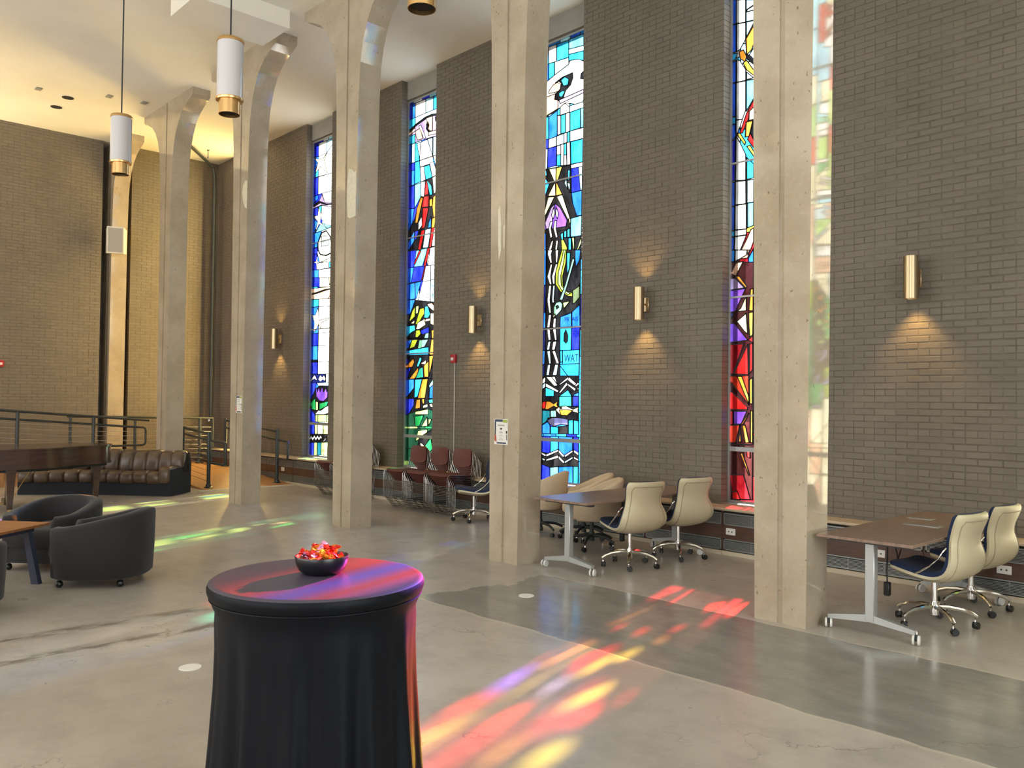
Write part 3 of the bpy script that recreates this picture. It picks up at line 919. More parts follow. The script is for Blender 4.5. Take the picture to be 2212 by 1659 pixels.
PANES[4] = '''B 3,6321 63,6300 62,6024 5,6028
W 63,6300 181,6260 182,6003 62,6024
L 186,6258 304,6218 304,6173 204,6144 186,6132
W 204,6140 304,6164 304,6107 194,6115
L 186,6117 304,6103 304,5989 186,6006
B 5,6024 62,6018 64,5696 6,5695
W 64,6020 184,5999 185,5808 105,5702 66,5696
L 191,6001 304,5985 191,5824
O 304,5958 305,5749 256,5657 196,5621 185,5804
L 232,5610 305,5696 306,5524 256,5560
K 186,5624 232,5610 306,5524 306,5467 206,5568
O 101,5685 155,5691 198,5606 178,5547 115,5601
y 152,5544 198,5559 306,5396 306,5343 197,5450
C 6,5690 78,5677 64,5627 6,5586
B 6,5582 64,5600 65,5340 7,5348
W 66,5599 105,5588 188,5452 189,5332 67,5340
L 199,5423 287,5334 199,5336
B 7,5345 61,5336 63,4948 9,4955
W 63,5337 189,5325 190,4994 148,4896 65,4905
c 195,5327 307,5314 301,5109 196,4975
R 301,5098 302,5029 149,4735 114,4742 196,4942
A 234,4965 302,5006 302,4860 229,4859
O 195,4850 282,4847 233,4680 185,4681
K 282,4850 302,4849 299,4615 253,4715
C 9,4951 63,4944 63,4859 9,4868
W 65,4902 148,4893 88,4748 65,4753
B 9,4864 63,4855 64,4718 10,4664
y 74,4742 118,4745 192,4621 180,4591
y 206,4570 250,4573 303,4481 304,4423
R 215,4648 249,4715 297,4616 297,4530
D 10,4660 64,4703 57,4208 8,4208
W 66,4721 109,4648 194,4477 195,4188 64,4205
C 206,4443 298,4349 298,4193 207,4192
B 6,4197 57,4190 59,3913 5,3915
W 62,4194 197,4180 200,3919 61,3924
L 211,4181 299,4176 299,3920 212,3921
B 1,3908 57,3906 54,3637 0,3635
W 59,3917 202,3915 207,3629 58,3636
c 218,3920 299,3917 300,3655 219,3638
C 0,3630 56,3627 56,3564 0,3565
W 58,3632 207,3627 207,3562 58,3564
B 0,3561 54,3557 47,3301 0,3307
W 56,3557 207,3558 83,3297 49,3301
A 210,3508 263,3611 300,3627 301,3478 224,3296 83,3297
B 230,3280 301,3397 302,3272
b 0,3414 63,3406 57,3270 0,3273
W 63,3406 218,3386 208,3331 61,3273
A 218,3386 248,3383 228,3328
B 234,3292 301,3394 302,3090 245,3016
H 0,3273 302,3238 309,1192 0,1177 0,2333
A 8,3142 84,3259 168,3261 74,3104
O 60,3106 119,3100 220,2969 206,2956
l 0,3085 70,3078 186,2960 5,2949
p 1,2944 200,2951 72,2701 2,2695
O 261,2935 299,2944 300,2692 242,2696
Y 142,2732 210,2872 211,2699 96,2700
B 0,2685 49,2681 7,2589 0,2590
Y 92,2584 211,2670 231,2434 177,2481
y 242,2672 300,2678 297,2422 257,2397 243,2548
p 0,2566 60,2562 232,2363 0,2347
R 244,2371 297,2413 297,2334
u 0,2325 182,2325 48,1987 0,1978
R 54,1986 232,2315 243,1975
R 254,2318 297,2325 298,2035 255,1983
r 0,1959 249,1962 254,1632 14,1897
y 99,1957 159,1956 250,1723 254,1632
R 0,1808 234,1605 234,1579 0,1578
O 255,1913 294,1942 295,1641 260,1658
u 0,1560 50,1561 50,1404 0,1403
p 50,1558 225,1561 155,1415 50,1410
O 254,1547 225,1482 171,1408 147,1407
y 272,1565 300,1566 301,1212 273,1211
r 0,1396 135,1403 86,1203 0,1195
O 141,1400 156,1215 122,1208
O 167,1401 205,1405 256,1210 208,1205
H 0,1145 301,1160 303,570 3,542
O 143,1085 173,1087 267,843 253,842
R 218,1151 270,1153 270,1036 232,1051
u 12,828 188,841 277,573 44,560
R 43,631 104,654 149,561 44,555
R 665,845 614,746 725,683 744,762
R 845,829 815,728 912,635 1064,788 970,826
R 431,1143 387,1059 441,1025 487,1072
O 604,1140 597,1094 654,1055 702,1115 680,1149
R 609,1041 602,990 665,940 687,995
R 352,1372 302,1305 358,1247 412,1177 480,1216 423,1315 443,1405
y 451,1403 436,1322 489,1214 523,1269 502,1381
y 531,1267 519,1217 570,1166 626,1201 577,1266
l 429,1517 378,1447 415,1403 448,1430 454,1503
y 628,1541 597,1490 690,1377 742,1406 699,1487
R 740,1574 703,1537 759,1457 830,1512 823,1560
R 911,1380 889,1318 937,1270 979,1321
R 866,1452 848,1411 862,1376 895,1415
R 920,1266 891,1206 947,1182 981,1232
R 915,1149 918,1116 1029,1066 1054,1134
R 412,1713 369,1641 420,1557 474,1580 479,1653
O 624,1765 592,1720 625,1660 663,1680 671,1738
x 769,1734 791,1653 884,1624 983,1686
R 448,1794 453,1760 499,1754 532,1793'''
PANES[5] = '''E 394,5961 303,5930 311,5808 393,5869
R 275,5921 181,5888 191,5710 278,5713
R 393,5843 288,5742 288,5708 393,5801
W 393,5742 358,5706 310,5657 392,5557
R 254,5680 190,5677 201,5366 266,5377
u 392,5515 279,5672 279,5635 392,5470
W 402,5473 322,5536 325,5394 409,5411
R 276,5372 218,5363 223,5198 276,5205
R 275,5122 222,5116 225,4810 284,4806
E 428,5055 330,5046 336,4830 436,4830
W 442,4815 336,4819 336,4680 441,4714
W 217,5065 197,5067 199,4812 221,4810
E 221,4801 199,4804 203,4640 224,4637
R 284,4801 230,4799 236,4598 292,4603
e 441,4672 341,4653 341,4606 405,4601 441,4610
W 440,4529 346,4533 345,4466 444,4471
R 289,4528 242,4526 245,4452 295,4455
g 443,4462 349,4455 357,4218 448,4220
O 292,4451 245,4452 253,4214 294,4218
g 240,4451 208,4452 214,4214 244,4212
V 448,4186 344,4183 351,4134 447,4052
R 287,4180 253,4181 261,4042 290,4031
W 239,4178 214,4182 216,4001 244,3990
W 427,4015 403,4044 213,3968 213,3945
W 432,3966 417,3988 213,3910 212,3890
W 450,3893 260,3881 260,3824 450,3835
L 449,3830 260,3811 263,3746 449,3751
g 255,3880 216,3878 215,3741 256,3745
L 396,3709 375,3731 242,3668 246,3649
W 401,3652 384,3669 242,3602 250,3584
g 452,3584 268,3573 448,3396
E 451,3358 216,3549 215,3300 451,3321
W 456,3309 284,3295 288,3185 455,3197
E 287,3271 227,3264 227,3174 287,3181
A 459,3192 292,3181 291,3011 458,3022
A 290,3181 227,3174 229,3010 289,3016
E 458,3017 308,3010 293,2725 454,2958
h 294,3009 229,3010 235,2716 293,2725
O 458,2900 429,2872 441,2807 459,2800
O 394,2811 371,2751 394,2716 415,2755
O 345,2683 310,2689 324,2624 345,2605
O 432,2648 379,2631 350,2592 405,2598
O 276,2615 252,2561 267,2497 291,2564
O 362,2535 318,2519 285,2478 327,2484
O 313,2458 275,2451 246,2418 292,2421
g 462,2633 435,2590 452,2513
g 396,2549 377,2495 399,2438 424,2498
g 353,2464 326,2410 361,2403
g 461,2378 375,2338 413,2328
g 300,2387 287,2350 305,2298 319,2343
g 416,2290 369,2309 326,2286 378,2265
g 312,2277 240,2201 240,2165
l 433,2138 395,2209 383,2176 412,2129
l 334,2224 305,2186 322,2118 377,2078 424,2088 360,2117
l 464,2009 447,2025 446,1959 464,1942
l 394,1991 387,1908 425,1851 460,1846 420,1908
l 265,1972 248,1988 252,1890 307,1833 379,1839 290,1891
l 367,1773 336,1776 335,1686 367,1685
l 471,1651 427,1614 375,1628 349,1653 375,1598 436,1590
E 288,1416 247,1518 250,1227 335,1218 339,1357
E 464,1217 343,1352 342,1217
A 469,1165 345,1171 348,905 442,1022 472,1029
E 342,1171 249,1176 257,899 341,903
A 445,750 348,897 346,570
E 341,881 257,896 261,578 339,562'''
def parse(s):
    out = []
    for ln in s.strip().splitlines():
        p = ln.split(); P = clampU([tuple(int(v)/1000 for v in q.split(',')) for q in p[1:]])
        if abs(area2(P)) > 1e-4: out.append((p[0], P))
    return out
def letters(text, u, z, h, parent, maxw=None):
    cu = bpy.data.curves.new('lettering', 'FONT'); cu.body = text; cu.size = h*1.4; cu.extrude = .001; cu.resolution_u = 2
    o = bpy.data.objects.new('lettering', cu); C.objects.link(o)
    dg = bpy.context.evaluated_depsgraph_get(); me = bpy.data.meshes.new_from_object(o.evaluated_get(dg))
    C.objects.unlink(o); bpy.data.objects.remove(o)
    if not len(me.vertices): return
    wd = max(v.co.x for v in me.vertices); k = min(1, (maxw or 9)/wd)
    me.transform(Matrix.Diagonal((k, 1, 1, 1))); me.transform(Matrix.Rotation(PI/2, 4, 'X'))
    me.materials.clear(); me.materials.append(M['lead_came'])
    put('lettering', me, parent, loc=(u, -.004, z), label='black painted lettering "%s"' % text)
ZB = .507
def stained_window(k, shapes, lab, bars, texts=()):
    x = WIN[k]
    root = thing('window_%d' % (k+1), (x, YG, 0), lab, 'window', 'tall stained glass windows'); root['kind'] = 'structure'
    panes, segs = glaze(shapes)
    for code, fr in panes:
        mb = MB()
        for P in fr: mb.add([(p[0], 0, p[1]) for p in P], [tuple(range(len(P)))])
        me = bpy.data.meshes.new('pane'); me.from_pydata(mb.v, [], mb.f); me.materials.append(glass(code))
        put('pane', me, root)
    ld = MB()
    for a, b in segs:
        L = math.dist(a, b)
        if L < .006: continue
        dx, dz = (b[0]-a[0])/L, (b[1]-a[1])/L; h = .0052
        if abs(dx) < .12 and L > .1: h = .0072
        a = (a[0]-dx*h*.7, a[1]-dz*h*.7); b = (b[0]+dx*h*.7, b[1]+dz*h*.7)
        q = [(a[0]-dz*h, a[1]+dx*h), (a[0]+dz*h, a[1]-dx*h), (b[0]+dz*h, b[1]-dx*h), (b[0]-dz*h, b[1]+dx*h)]
        ld.hexa([(p[0], -.006, p[1]) for p in q], [(p[0], .006, p[1]) for p in q])
    ld.build('lead_cames', 'lead_came', root, kind='stuff')
    fr = MB(); f = .022
    fr.box(0, f, -.03, .03, ZS, ZT).box(WW-f, WW, -.03, .03, ZS, ZT).box(f, WW-f, -.03, .03, ZT-f, ZT).box(f, WW-f, -.03, .03, ZS, ZS+f*1.3)
    fr.build('window_frame', 'frame_aluminium', root)
    MB().box(.002, WW-.002, YW-YG, -.031, ZB-.03, ZB).build('window_sill', 'bench_top', root)
    for z in bars:
        hh = .026 if z < 1.3 else .010
        MB().box(f, WW-f, -.026, .012, z-hh, z+hh).build('crossbar', 'frame_aluminium', root)
    for t in texts: letters(*t[:4], root, *(t[4:] or ()))
    return root
rnd = random.Random(3)
blues = lambda z, u: 'WLCcBb' if z > 3.5 else 'BbDCTN'
whites = lambda z, u: 'WWWLE' if u > .2 else 'DBDB'
def mix2(z, u): return 'LCBWbD' if z > 3.6 else ('BbWLD' if z > 3 else ('OKGbA' if z > 1.6 else 'qVgq'))
def fire(z, u):
    if z > 3.9: return 'WLCcWB'
    if z > 3.3: return 'OWAyB'
    return 'HHHu'
earth = lambda z, u: 'WERgLW' if z > 3.6 else ('EEAhW' if z > 2.7 else ('GKVK' if z > 1.3 else 'EEA'))
stained_window(0, base_cells(lambda z, u: 'SSQSSO', rnd), 'golden stained glass window hidden behind the third column from the left', (1.1, 3, 5))
stained_window(1, base_cells(whites, rnd)+parse(PANES[1]), 'stained glass window of stars and a purple lotus, leftmost', (1.16, 3.0, 4.7),
               (('FOR', .345, 1.06, .06, .10), ('SIST', .335, .985, .075, .175), ('ERS', .53, .985, .075, .12), ('ARS', .48, .615, .07, .15)))
stained_window(2, base_cells(mix2, rnd)+parse(PANES[2]), 'stained glass window of flames and trees above maroon chair stacks', (1.04, 2.42, 4.38),
               (('FOR', .505, 3.665, .05, .13), ('BRO', .48, 3.49, .05, .14), ('THER', .672, 3.48, .055, .24), ('W', .53, 3.315, .08, .1), ('IND', .675, 3.305, .085, .2)))
stained_window(3, base_cells(blues, rnd)+parse(PANES[3]), 'stained glass window of water, green bird and orange fish', (1.115, 2.66, 4.72),
               (('PR', .50, 2.745, .06, .11), ('AIS', .64, 2.742, .06, .14), ('FOR', .66, 2.525, .09, .12), ('WAT', .505, 2.19, .105, .26)))
hid = base_cells(fire, rnd)
for u0, u1, c in ((.40, .62, 'R'), (.62, .75, 'p'), (.75, .86, 'R'), (.86, .95, 'p')): hid.append((c, [(u0, 2.80), (u1, 2.80), (u1, 3.30), (u0, 3.30)]))
stained_window(4, hid+parse(PANES[4]), 'stained glass window of red and orange fire beside nearest column', (1.13, 2.86, 4.4))
stained_window(5, base_cells(earth, rnd, (0, .18, .34, .48, .64, .80, .95))+parse(PANES[5]), 'stained glass window mirrored in the nearest column', (1.1, 3.8, 5.2),
               (('BE', .37, 3.50, .065, .09), ('FOR', .36, 3.245, .06, .13), ('THER', .23, 3.05, .08, .2), ('EARTH', .17, 2.875, .085, .3)))
for k in (6, 7): stained_window(k, base_cells(earth if k == 6 else blues, rnd, (0, .2, .45, .7, .95), (.4, .8)), 'stained glass window beyond the right edge of the picture' if k == 6 else 'stained glass window in the far right corner', (1.1, 3.8))

# ================================================================= CONVECTOR BENCH UNDER THE WINDOWS
YB, ZB = 7.974, .507
MB().rbox(XB, XR, YB-.015, YW-.004, ZB-.03, ZB, .008, 1).build('bench_top', 'bench_top', label='long tan bench top running under the stained glass windows', cat='bench')
def grille(z0, z1, name, par, x1):
    g = MB().box(.012, x1-.012, 0, .012, z0, z0+.012).box(.012, x1-.012, 0, .012, z1-.012, z1).box(.012, .022, 0, .012, z0, z1).box(x1-.022, x1-.012, 0, .012, z0, z1)
    k = int((z1-z0-.024)/.0125)
    for i in range(k):
        z = z0+.016+i*.0125
        g.hexa([(.022, .0, z), (x1-.022, .0, z), (x1-.022, .012, z+.004), (.022, .012, z+.004)], [(.022, .0, z+.005), (x1-.022, .0, z+.005), (x1-.022, .012, z+.009), (.022, .012, z+.009)])
    for q in (.33, .66): g.box(x1*q-.004, x1*q+.004, .004, .012, z0, z1)
    g.build(name, 'grille_metal', par)
UW = 1.055
def convector(x, lab):
    t = thing('convector_cabinet', (x, YB, 0), lab, 'cabinet', 'convector cabinets under the window bench')
    MB().box(0, UW-.004, .014, .28, .045, ZB-.031).build('body', 'dark_void', t)
    MB().box(0, UW-.004, -.012, .05, 0, .045).build('kick_strip', 'cream_base', t)
    grille(.325, .455, 'upper_grille', t, UW-.004); grille(.055, .175, 'lower_grille', t, UW-.004)
    MB().box(0, UW-.004, .0, .014, .178, .322).build('front_panel', 'brown_panel', t)
    for q in (0, UW-.012): MB().box(q, q+.008, -.001, .013, .046, ZB-.032).build('end_stile', 'brown_panel', t)
    return t
near = {0: 'at the back wall'}
where = ['convector cabinet in the back corner under the bench', 'second convector cabinet from the back corner', 'third convector cabinet from the back corner, behind the ramp rail', 'convector cabinet with a white outlet behind the railing post', 'convector cabinet left of the hidden maroon chair stacks',
         'convector cabinet below the lotus window', 'convector cabinet behind the hidden chair stacks', 'convector cabinet left of the three maroon stacks', 'convector cabinet behind the leftmost maroon stack', 'convector cabinet behind the blue swivel chair',
         'convector cabinet behind the cream bucket chairs', 'convector cabinet below the fish window', 'convector cabinet behind the far desk end', 'convector cabinet behind the cream-backed chairs', 'convector cabinet below the red fire window', 'convector cabinet behind the nearest column',
         'convector cabinet behind the right-hand desk', 'convector cabinet with an outlet behind the rightmost chairs', 'convector cabinet at the right picture edge', 'convector cabinet out past the right edge', 'convector cabinet one bay past the right edge', 'convector cabinet two bays past the right edge', 'convector cabinet in the far right corner']
for i in range(23): convector(XB+.02+i*UW, where[i])
def outlet(x, z, lab, y=None):
    t = thing('wall_outlet', (x, (y or YB)-.0, z), lab, 'outlet', 'white outlets on the convector fronts')
    MB().rbox(-.058, .058, -.012, 0, -.036, .036, .004, 1).build('cover_plate', 'white_plastic', t)
    for s in (-.02, .02): MB().cyl((s, -.013, 0), (s, -.011, 0), .008, n=8).build('socket', 'print_black', t)
outlet(-15.0, .27, 'white outlet on convector front behind the railing post')
outlet(-5.02, .26, 'white outlet on convector front behind the right cream-backed chair')
outlet(-2.36, .26, 'white outlet on convector front at the far right chairs')
outlet(-3.42, .25, 'white outlet on dark panel beside the nearest column')
outlet(-6.95, .25, 'white outlet on convector front behind the cream bucket chair')
# ================================================================= LAMPS AND FITTINGS
def sconce(x, upl, lab):
    t = thing('wall_sconce', (x, YW, 2.65), lab, 'sconce', 'bronze wall sconces between the windows')
    prof = [(.062, 0), (.066, 0), (.066, .40), (.060, .40), (.060, .385), (.0585, .20), (.060, .012)]
    MB().lathe(prof+[prof[0]], 28, (0, -.15, 0), False).build('cylinder_shade', 'bronze', t)
    MB().cyl((0, -.15, .18), (0, -.15, .22), .059, n=24).build('baffle', 'bronze', t)
    MB().rbox(-.045, .045, -.02, 0, .11, .29, .006, 1).build('back_plate', 'bronze', t)
    MB().cyl((0, -.09, .20), (0, -.018, .20), .012, n=10).build('arm', 'bronze', t)
    MB().lathe([(.001, .0), (.03, .008), (.038, .03), (.025, .06), (.012, .075)], 16, (0, -.15, .06), False).build('bulb', 'lamp_glow', t)
    for on, z, d, e in ((True, .045, -1, 30), (upl, .36, 1, 17)):
        if not on: continue
        l = bpy.data.lights.new('sconce_lamp', 'SPOT'); l.energy = e; l.color = (1, .60, .20); l.spot_size = math.radians(88); l.spot_blend = .75; l.shadow_soft_size = .03
        o = bpy.data.objects.new('sconce_lamp', l); C.objects.link(o); o.parent = t; o.location = (0, -.15, z)
        o.rotation_euler = (0, 0, 0) if d < 0 else (PI, 0, 0)
sconce(-3.19, False, 'bronze wall sconce right of the nearest column, lit below only')
sconce(-6.41, True, 'bronze wall sconce between the fish window and the fire window')
sconce(-9.53, True, 'bronze wall sconce right of the red fire alarm')
sconce(-12.62, True, 'bronze wall sconce hidden behind the plaster-patched column')
sconce(-15.72, True, 'bronze wall sconce left of the lotus window')
sconce(-.05, True, 'bronze wall sconce past the right edge')
# uplighters added beyond the left edge to warm the ceiling and end wall
for y, e in ((1.9, 360), (-.6, 360), (-3.2, 260)):
    t = thing('added_uplight', (XB, y, 3.9), 'added bronze uplighter warming the ceiling, %s' % {1.9: 'nearest the picture edge', -.6: 'middle of three', -3.2: 'furthest left'}[y], 'sconce', 'uplighters added to warm the ceiling')
    MB().lathe([(.04, 0), (.09, .10), (.11, .22), (.10, .22), (.08, .10), (.03, .02)], 20, (.16, 0, 0), False).build('bowl', 'bronze', t)
    MB().rbox(0, .02, -.05, .05, .0, .18, .005, 1).build('back_plate', 'bronze', t)
    MB().cyl((.01, 0, .06), (.10, 0, .06), .012, n=8).build('arm', 'bronze', t)
    l = bpy.data.lights.new('added_uplight_lamp', 'SPOT'); l.energy = e; l.color = (1, .78, .46); l.spot_size = math.radians(160); l.spot_blend = 1; l.shadow_soft_size = .08
    o = bpy.data.objects.new('added_uplight_lamp', l); C.objects.link(o); o.parent = t; o.location = (.16, 0, .2); o.rotation_euler = (PI, .25, 0)

def pendant(x, lab):
    t = thing('pendant_lamp', (x, 3.5, 4.38), lab, 'pendant lamp', 'white cylinder pendants')
    MB().lathe([(.096, .0), (.100, .0), (.100, .135), (.096, .135), (.096, .0)], 36, cap=False).build('lower_sleeve', 'brass', t)
    MB().cyl((0, 0, .03), (0, 0, .04), .096, n=32).build('baffle', 'dark_void', t)
    MB().lathe([(.10, .13), (.127, .132), (.130, .14), (.130, .155), (.12, .16)], 36, cap=False).build('lower_ring', 'brass', t)
    MB().lathe([(.122, .155), (.122, .70)], 40).build('shade', 'frosted_white', t)
    MB().lathe([(.02, .735), (.120, .728), (.128, .715), (.128, .695), (.12, .692)], 36, cap=False).build('top_cap', 'brass', t)
    MB().cyl((0, 0, .73), (0, 0, ZC-4.38), .0085, n=8).build('stem', 'rail_steel', t)
pendant(-4.70, 'brass-bottomed pendant lamp cut by the top edge'); pendant(-7.77, 'white cylinder pendant lamp, middle of the three'); pendant(-10.83, 'white cylinder pendant lamp, leftmost and lowest in view')

t = thing('wall_speaker', (-18.66, 5.98, 4.66), 'white box speaker mounted on the back wall column', 'speaker', rz=math.radians(-22))
b = [(0, -.20, .0), (.26, -.16, -.03), (.26, .16, -.03), (0, .20, .0)]; tp = [(0, -.20, .50), (.30, -.16, .52), (.30, .16, .52), (0, .20, .50)]
MB().hexa(b, tp).build('cabinet', 'speaker_white', t)
MB().hexa([(.262, -.14, -.005), (.27, -.14, -.005), (.27, .14, -.005), (.262, .14, -.005)], [(.296, -.14, .49), (.304, -.14, .49), (.304, .14, .49), (.296, .14, .49)]).build('grille', 'speaker_grille', t)
MB().cyl((-.15, 0, .25), (.02, 0, .25), .03, n=10).build('bracket', 'speaker_white', t)

def alarm(loc, rz, lab, conduit):
    t = thing('fire_alarm', loc, lab, 'fire alarm', 'red fire alarms', rz=rz)
    MB().rbox(-.055, .055, -.045, 0, -.065, .065, .008, 2).build('housing', 'red_plastic', t)
    MB().rbox(-.03, .03, -.062, -.044, -.03, .02, .008, 2).build('strobe', 'white_plastic', t)
    if conduit: MB().cyl((.02, -.012, -.06), (.02, -.012, -1.72), .011, n=8).build('conduit', 'conduit_paint', t)
alarm((-10.12, YW, 2.29), 0, 'red fire alarm with a grey conduit running down the brick', True)
alarm((XB, 3.93, 2.265), PI/2, 'red fire alarm at the left picture edge', False)

for (x, y, lab) in ((-16.58, 4.43, 'recessed ceiling downlight, nearer of the dark pair'), (-17.27, 4.42, 'recessed ceiling downlight, further of the dark pair')):
    t = thing('ceiling_downlight', (x, y, ZC), lab, 'downlight', 'recessed downlights')
    MB().lathe([(.10, -.002), (.15, -.008), (.155, 0)], 28, cap=False).build('trim_ring', 'ceiling_plaster', t)
    MB().cyl((0, 0, -.006), (0, 0, -.002), .10, n=24).build('aperture', 'dark_void', t)
for (x, y, lab) in ((-15.95, 4.94, 'small ceiling plate left of two'), (-15.84, 5.51, 'small ceiling plate near the leftmost bracket'), (-16.45, 3.92, 'small ceiling plate nearest the left edge')):
    MB().rbox(-.07, .07, -.05, .05, -.02, 0, .006, 1).build('ceiling_plate', 'concrete_panel', loc=(x, y, ZC), label=lab, cat='ceiling plate', group='small plates on the ceiling')
MB().lathe([(.03, 0), (.03, -.01), (.008, -.012), (.008, -.16), (.02, -.165), (.02, -.17)], 10).build('sprinkler_head', 'rail_steel', loc=(-17.9, 7.6, ZC), label='sprinkler head hanging near the back corner', cat='sprinkler')
t = thing('drain_pipe', (0, 0, 0), 'dark pipe crossing the ceiling and dropping down the back corner', 'pipe')
MB().tube([(-16.2, 6.0, 6.97), (-17.45, 6.98, 6.95), (-18.35, 7.78, 6.92), (-18.52, 7.98, 6.86), (-18.55, 8.04, 6.7), (-18.55, 8.05, 1.15)], .035, 10).build('pipe', 'rail_steel', t)
MB().cyl((-18.55, 8.05, 2.15), (-18.55, 8.05, 2.30), .05, n=12).build('coupling', 'rail_steel', t)
MB().cyl((-18.55, 8.05, 1.14), (-18.42, 7.94, 1.14), .035, n=12).build('valve', 'chrome', t)
MB().cyl((0, 0, 0), (0, 0, .004), .066, n=28).build('floor_plate', 'white_plastic', loc=(-5.094, 2.111, 0), label='round white floor plate left of the cocktail table', cat='floor plate', group='round floor plates')
MB().cyl((0, 0, 0), (0, 0, .004), .066, n=28).build('floor_plate', 'white_plastic', loc=(-5.118, 4.991, 0), label='round white floor plate on the darker band in front of the desks', cat='floor plate', group='round floor plates')

def notice(col, cx, cz, wd, ht, lab, wifi):
    t = thing('paper_notice', (col.location.x+cx, Y0-.003, cz), lab, 'notice', 'notices taped to columns')
    def R(nm, a, b, c, d, m, k=1): MB().box(a*wd, b*wd, -.001*k-.0008, -.001*k, c*ht, d*ht).build(nm, m, t)
    R('sheet', -.5, .5, -.5, .5, 'paper_white', 0)
    R('header_bar', -.46, .12, .39, .48, 'print_navy'); R('green_block', .13, .47, .36, .47, 'print_green')
    R('side_bar', -.47, -.37, .08, .39, 'print_navy'); R('side_bar', -.47, -.39, -.12, .08, 'print_black')
    MB().prism([(-.48, -.12), (-.36, -.12), (-.31, -.42), (-.48, -.35)], lambda p, q: (p[0]*wd, q, p[1]*ht), -.0018, -.001).build('red_block', 'print_red', t)
    R('edge_mark', .36, .46, -.06, .04, 'print_black'); R('edge_mark', .40, .45, -.32, -.10, 'print_black'); R('footer_bar', -.30, .38, -.47, -.41, 'print_navy' if wifi else 'print_black')
    for i, (z, w_, h_) in enumerate(((.25, .5, .05), (-.02, .24, .04), (-.09, .2, .022), (-.16, .34, .02), (-.25, .24, .02), (-.31, .34, .02)) if wifi else ((.30, .4, .03), (.22, .5, .018), (.17, .5, .018), (.03, .45, .018), (-.02, .45, .018), (-.12, .15, .03), (-.28, .1, .05))):
        R('print_line', -w_/2, w_/2, z-h_/2, z+h_/2, 'print_grey')
    if wifi: MB().prism([(0, .06), (-.09, .125), (-.05, .15), (0, .158), (.05, .15), (.09, .125)], lambda p, q: (p[0]*wd, q, p[1]*ht), -.0018, -.001).build('fan_mark', 'print_black', t)
notice(columns[4], -.045, 1.33, .205, .262, 'paper notice with a fan mark on column left of the desks', True)
notice(columns[2], .085, 1.545, .205, .262, 'paper notice on the column left of the lotus window', False)

# ================================================================= RAMP AND RAILINGS
SL = .073
MB().prism([(-14.53, 0), (-17.2, .195), (XB, .195), (XB, 0)], lambda p, t: (p[0], t, p[1]), 6.26, 7.955).build('wood_ramp', 'wood_ramp', label='orange wooden ramp rising to the back wall', cat='ramp')
MB().prism([(6.255, .19), (0, .65), (-2, .65), (-2, 0), (6.255, 0)], lambda p, t: (t, p[0], p[1]), -18.79, -17.15).build('wood_ramp', 'wood_ramp', label='second wooden ramp along the end wall, behind the sofa', cat='ramp')
MB().box(-14.55, -14.46, 6.1, 7.955, 0, .012).build('trim_3', 'pale_edge', kind='structure', label='pale threshold strip at the foot of the wooden ramp')
def railing(lab, pts, top, hand, posts, loop=None, cables=True):
    """pts(s) -> (x, y); top/hand: (s0,z0,s1,z1); posts: (s, zbase, ztop)"""
    t = thing('guard_railing', (0, 0, 0), lab, 'railing', 'dark steel guard railings')
    for s, z0, z1 in posts:
        x, y = pts(s); p = MB().cyl((x, y, z0), (x, y, z1), .034, n=12).build('post', 'rail_steel', t)
        MB().lathe([(.085, 0), (.085, .018), (.05, .03), (.045, .07), (.034, .075)], 14, (x, y, z0)).build('base_flange', 'rail_steel', p)
        MB().cyl((x, y, z1), (x, y, z1+.025), .024, n=10).build('cap', 'rail_steel', p)
    if top: MB().cyl((*pts(top[0]), top[1]), (*pts(top[2]), top[3]), .024, n=10).build('top_rail', 'rail_steel', t)
    if hand:
        path = [(*pts(hand[0]), hand[1]), (*pts(hand[2]), hand[3])]
        if loop:
            s2, d = loop; s1, z1 = hand[2], hand[3]; sg = 1 if s2 > s1 else -1; r = .06
            path += [(*pts(s2-sg*r), z1-.01), (*pts(s2-sg*r*.3), z1-.02), (*pts(s2), z1-r), (*pts(s2), z1-d+r), (*pts(s2-sg*r*.3), z1-d+.02), (*pts(s2-sg*r), z1-d), (*pts(posts[0][0]), z1-d)]
        MB().tube(path, .021, 10).build('handrail', 'rail_steel', t)
        for s, z0, z1 in posts:
            f = (s-hand[0])/(hand[2]-hand[0]); zz = hand[1]+f*(hand[3]-hand[1])
            MB().cyl((*pts(s), zz-.055), (*pts(s), zz-.02), .014, n=8).build('bracket', 'rail_steel', t)
    if cables and top:
        ps = sorted(posts)
        for k in range(8):
            h = .12+k*.095
            MB().cyl((*pts(ps[0][0]), ps[0][1]+h), (*pts(ps[-1][0]), ps[-1][1]+h), .005, n=5).build('cable', 'cable_steel', t)
za = lambda x: max(0, (-14.53-x)*SL)
railing('guard railing at the foot of the ramp behind the sofa end', lambda s: (s, 6.41), (-14.82, .985, -17.2, .985+2.38*SL), (-17.2, .868+2.38*SL, -14.82, .868), [(-14.82, 0.01, 1.0), (-16.0, za(-16), 1.06), (-17.2, .195, 1.15)], (-14.12, .40))
railing('guard railing along the bench, right of the third column', lambda s: (s, 7.79), (-14.90, 1.0, -17.2, 1.0+2.3*SL), (-17.2, .845+2.3*SL, -14.90, .845), [(-14.90, 0.01, 1.03), (-16.05, za(-16.05), 1.07), (-17.2, .195, 1.18)], (-14.48, .36), cables=False)
railing('guard railing of the upper ramp behind the piano', lambda s: (-17.2, s), (6.2, 1.175, 0, 1.66), (0, 1.515, 5.95, 1.045), [(5.17, .26, 1.235), (3.88, .36, 1.325), (2.6, .46, 1.43)], (6.14, .36))
railing('guard railing on the landing against the back wall', lambda s: (-18.3, s), (5.0, 1.235, 8.0, 1.185), None, [(6.32, .2, 1.19), (5.07, .25, 1.21), (7.70, .2, 1.18), (7.99, .2, 1.16)])
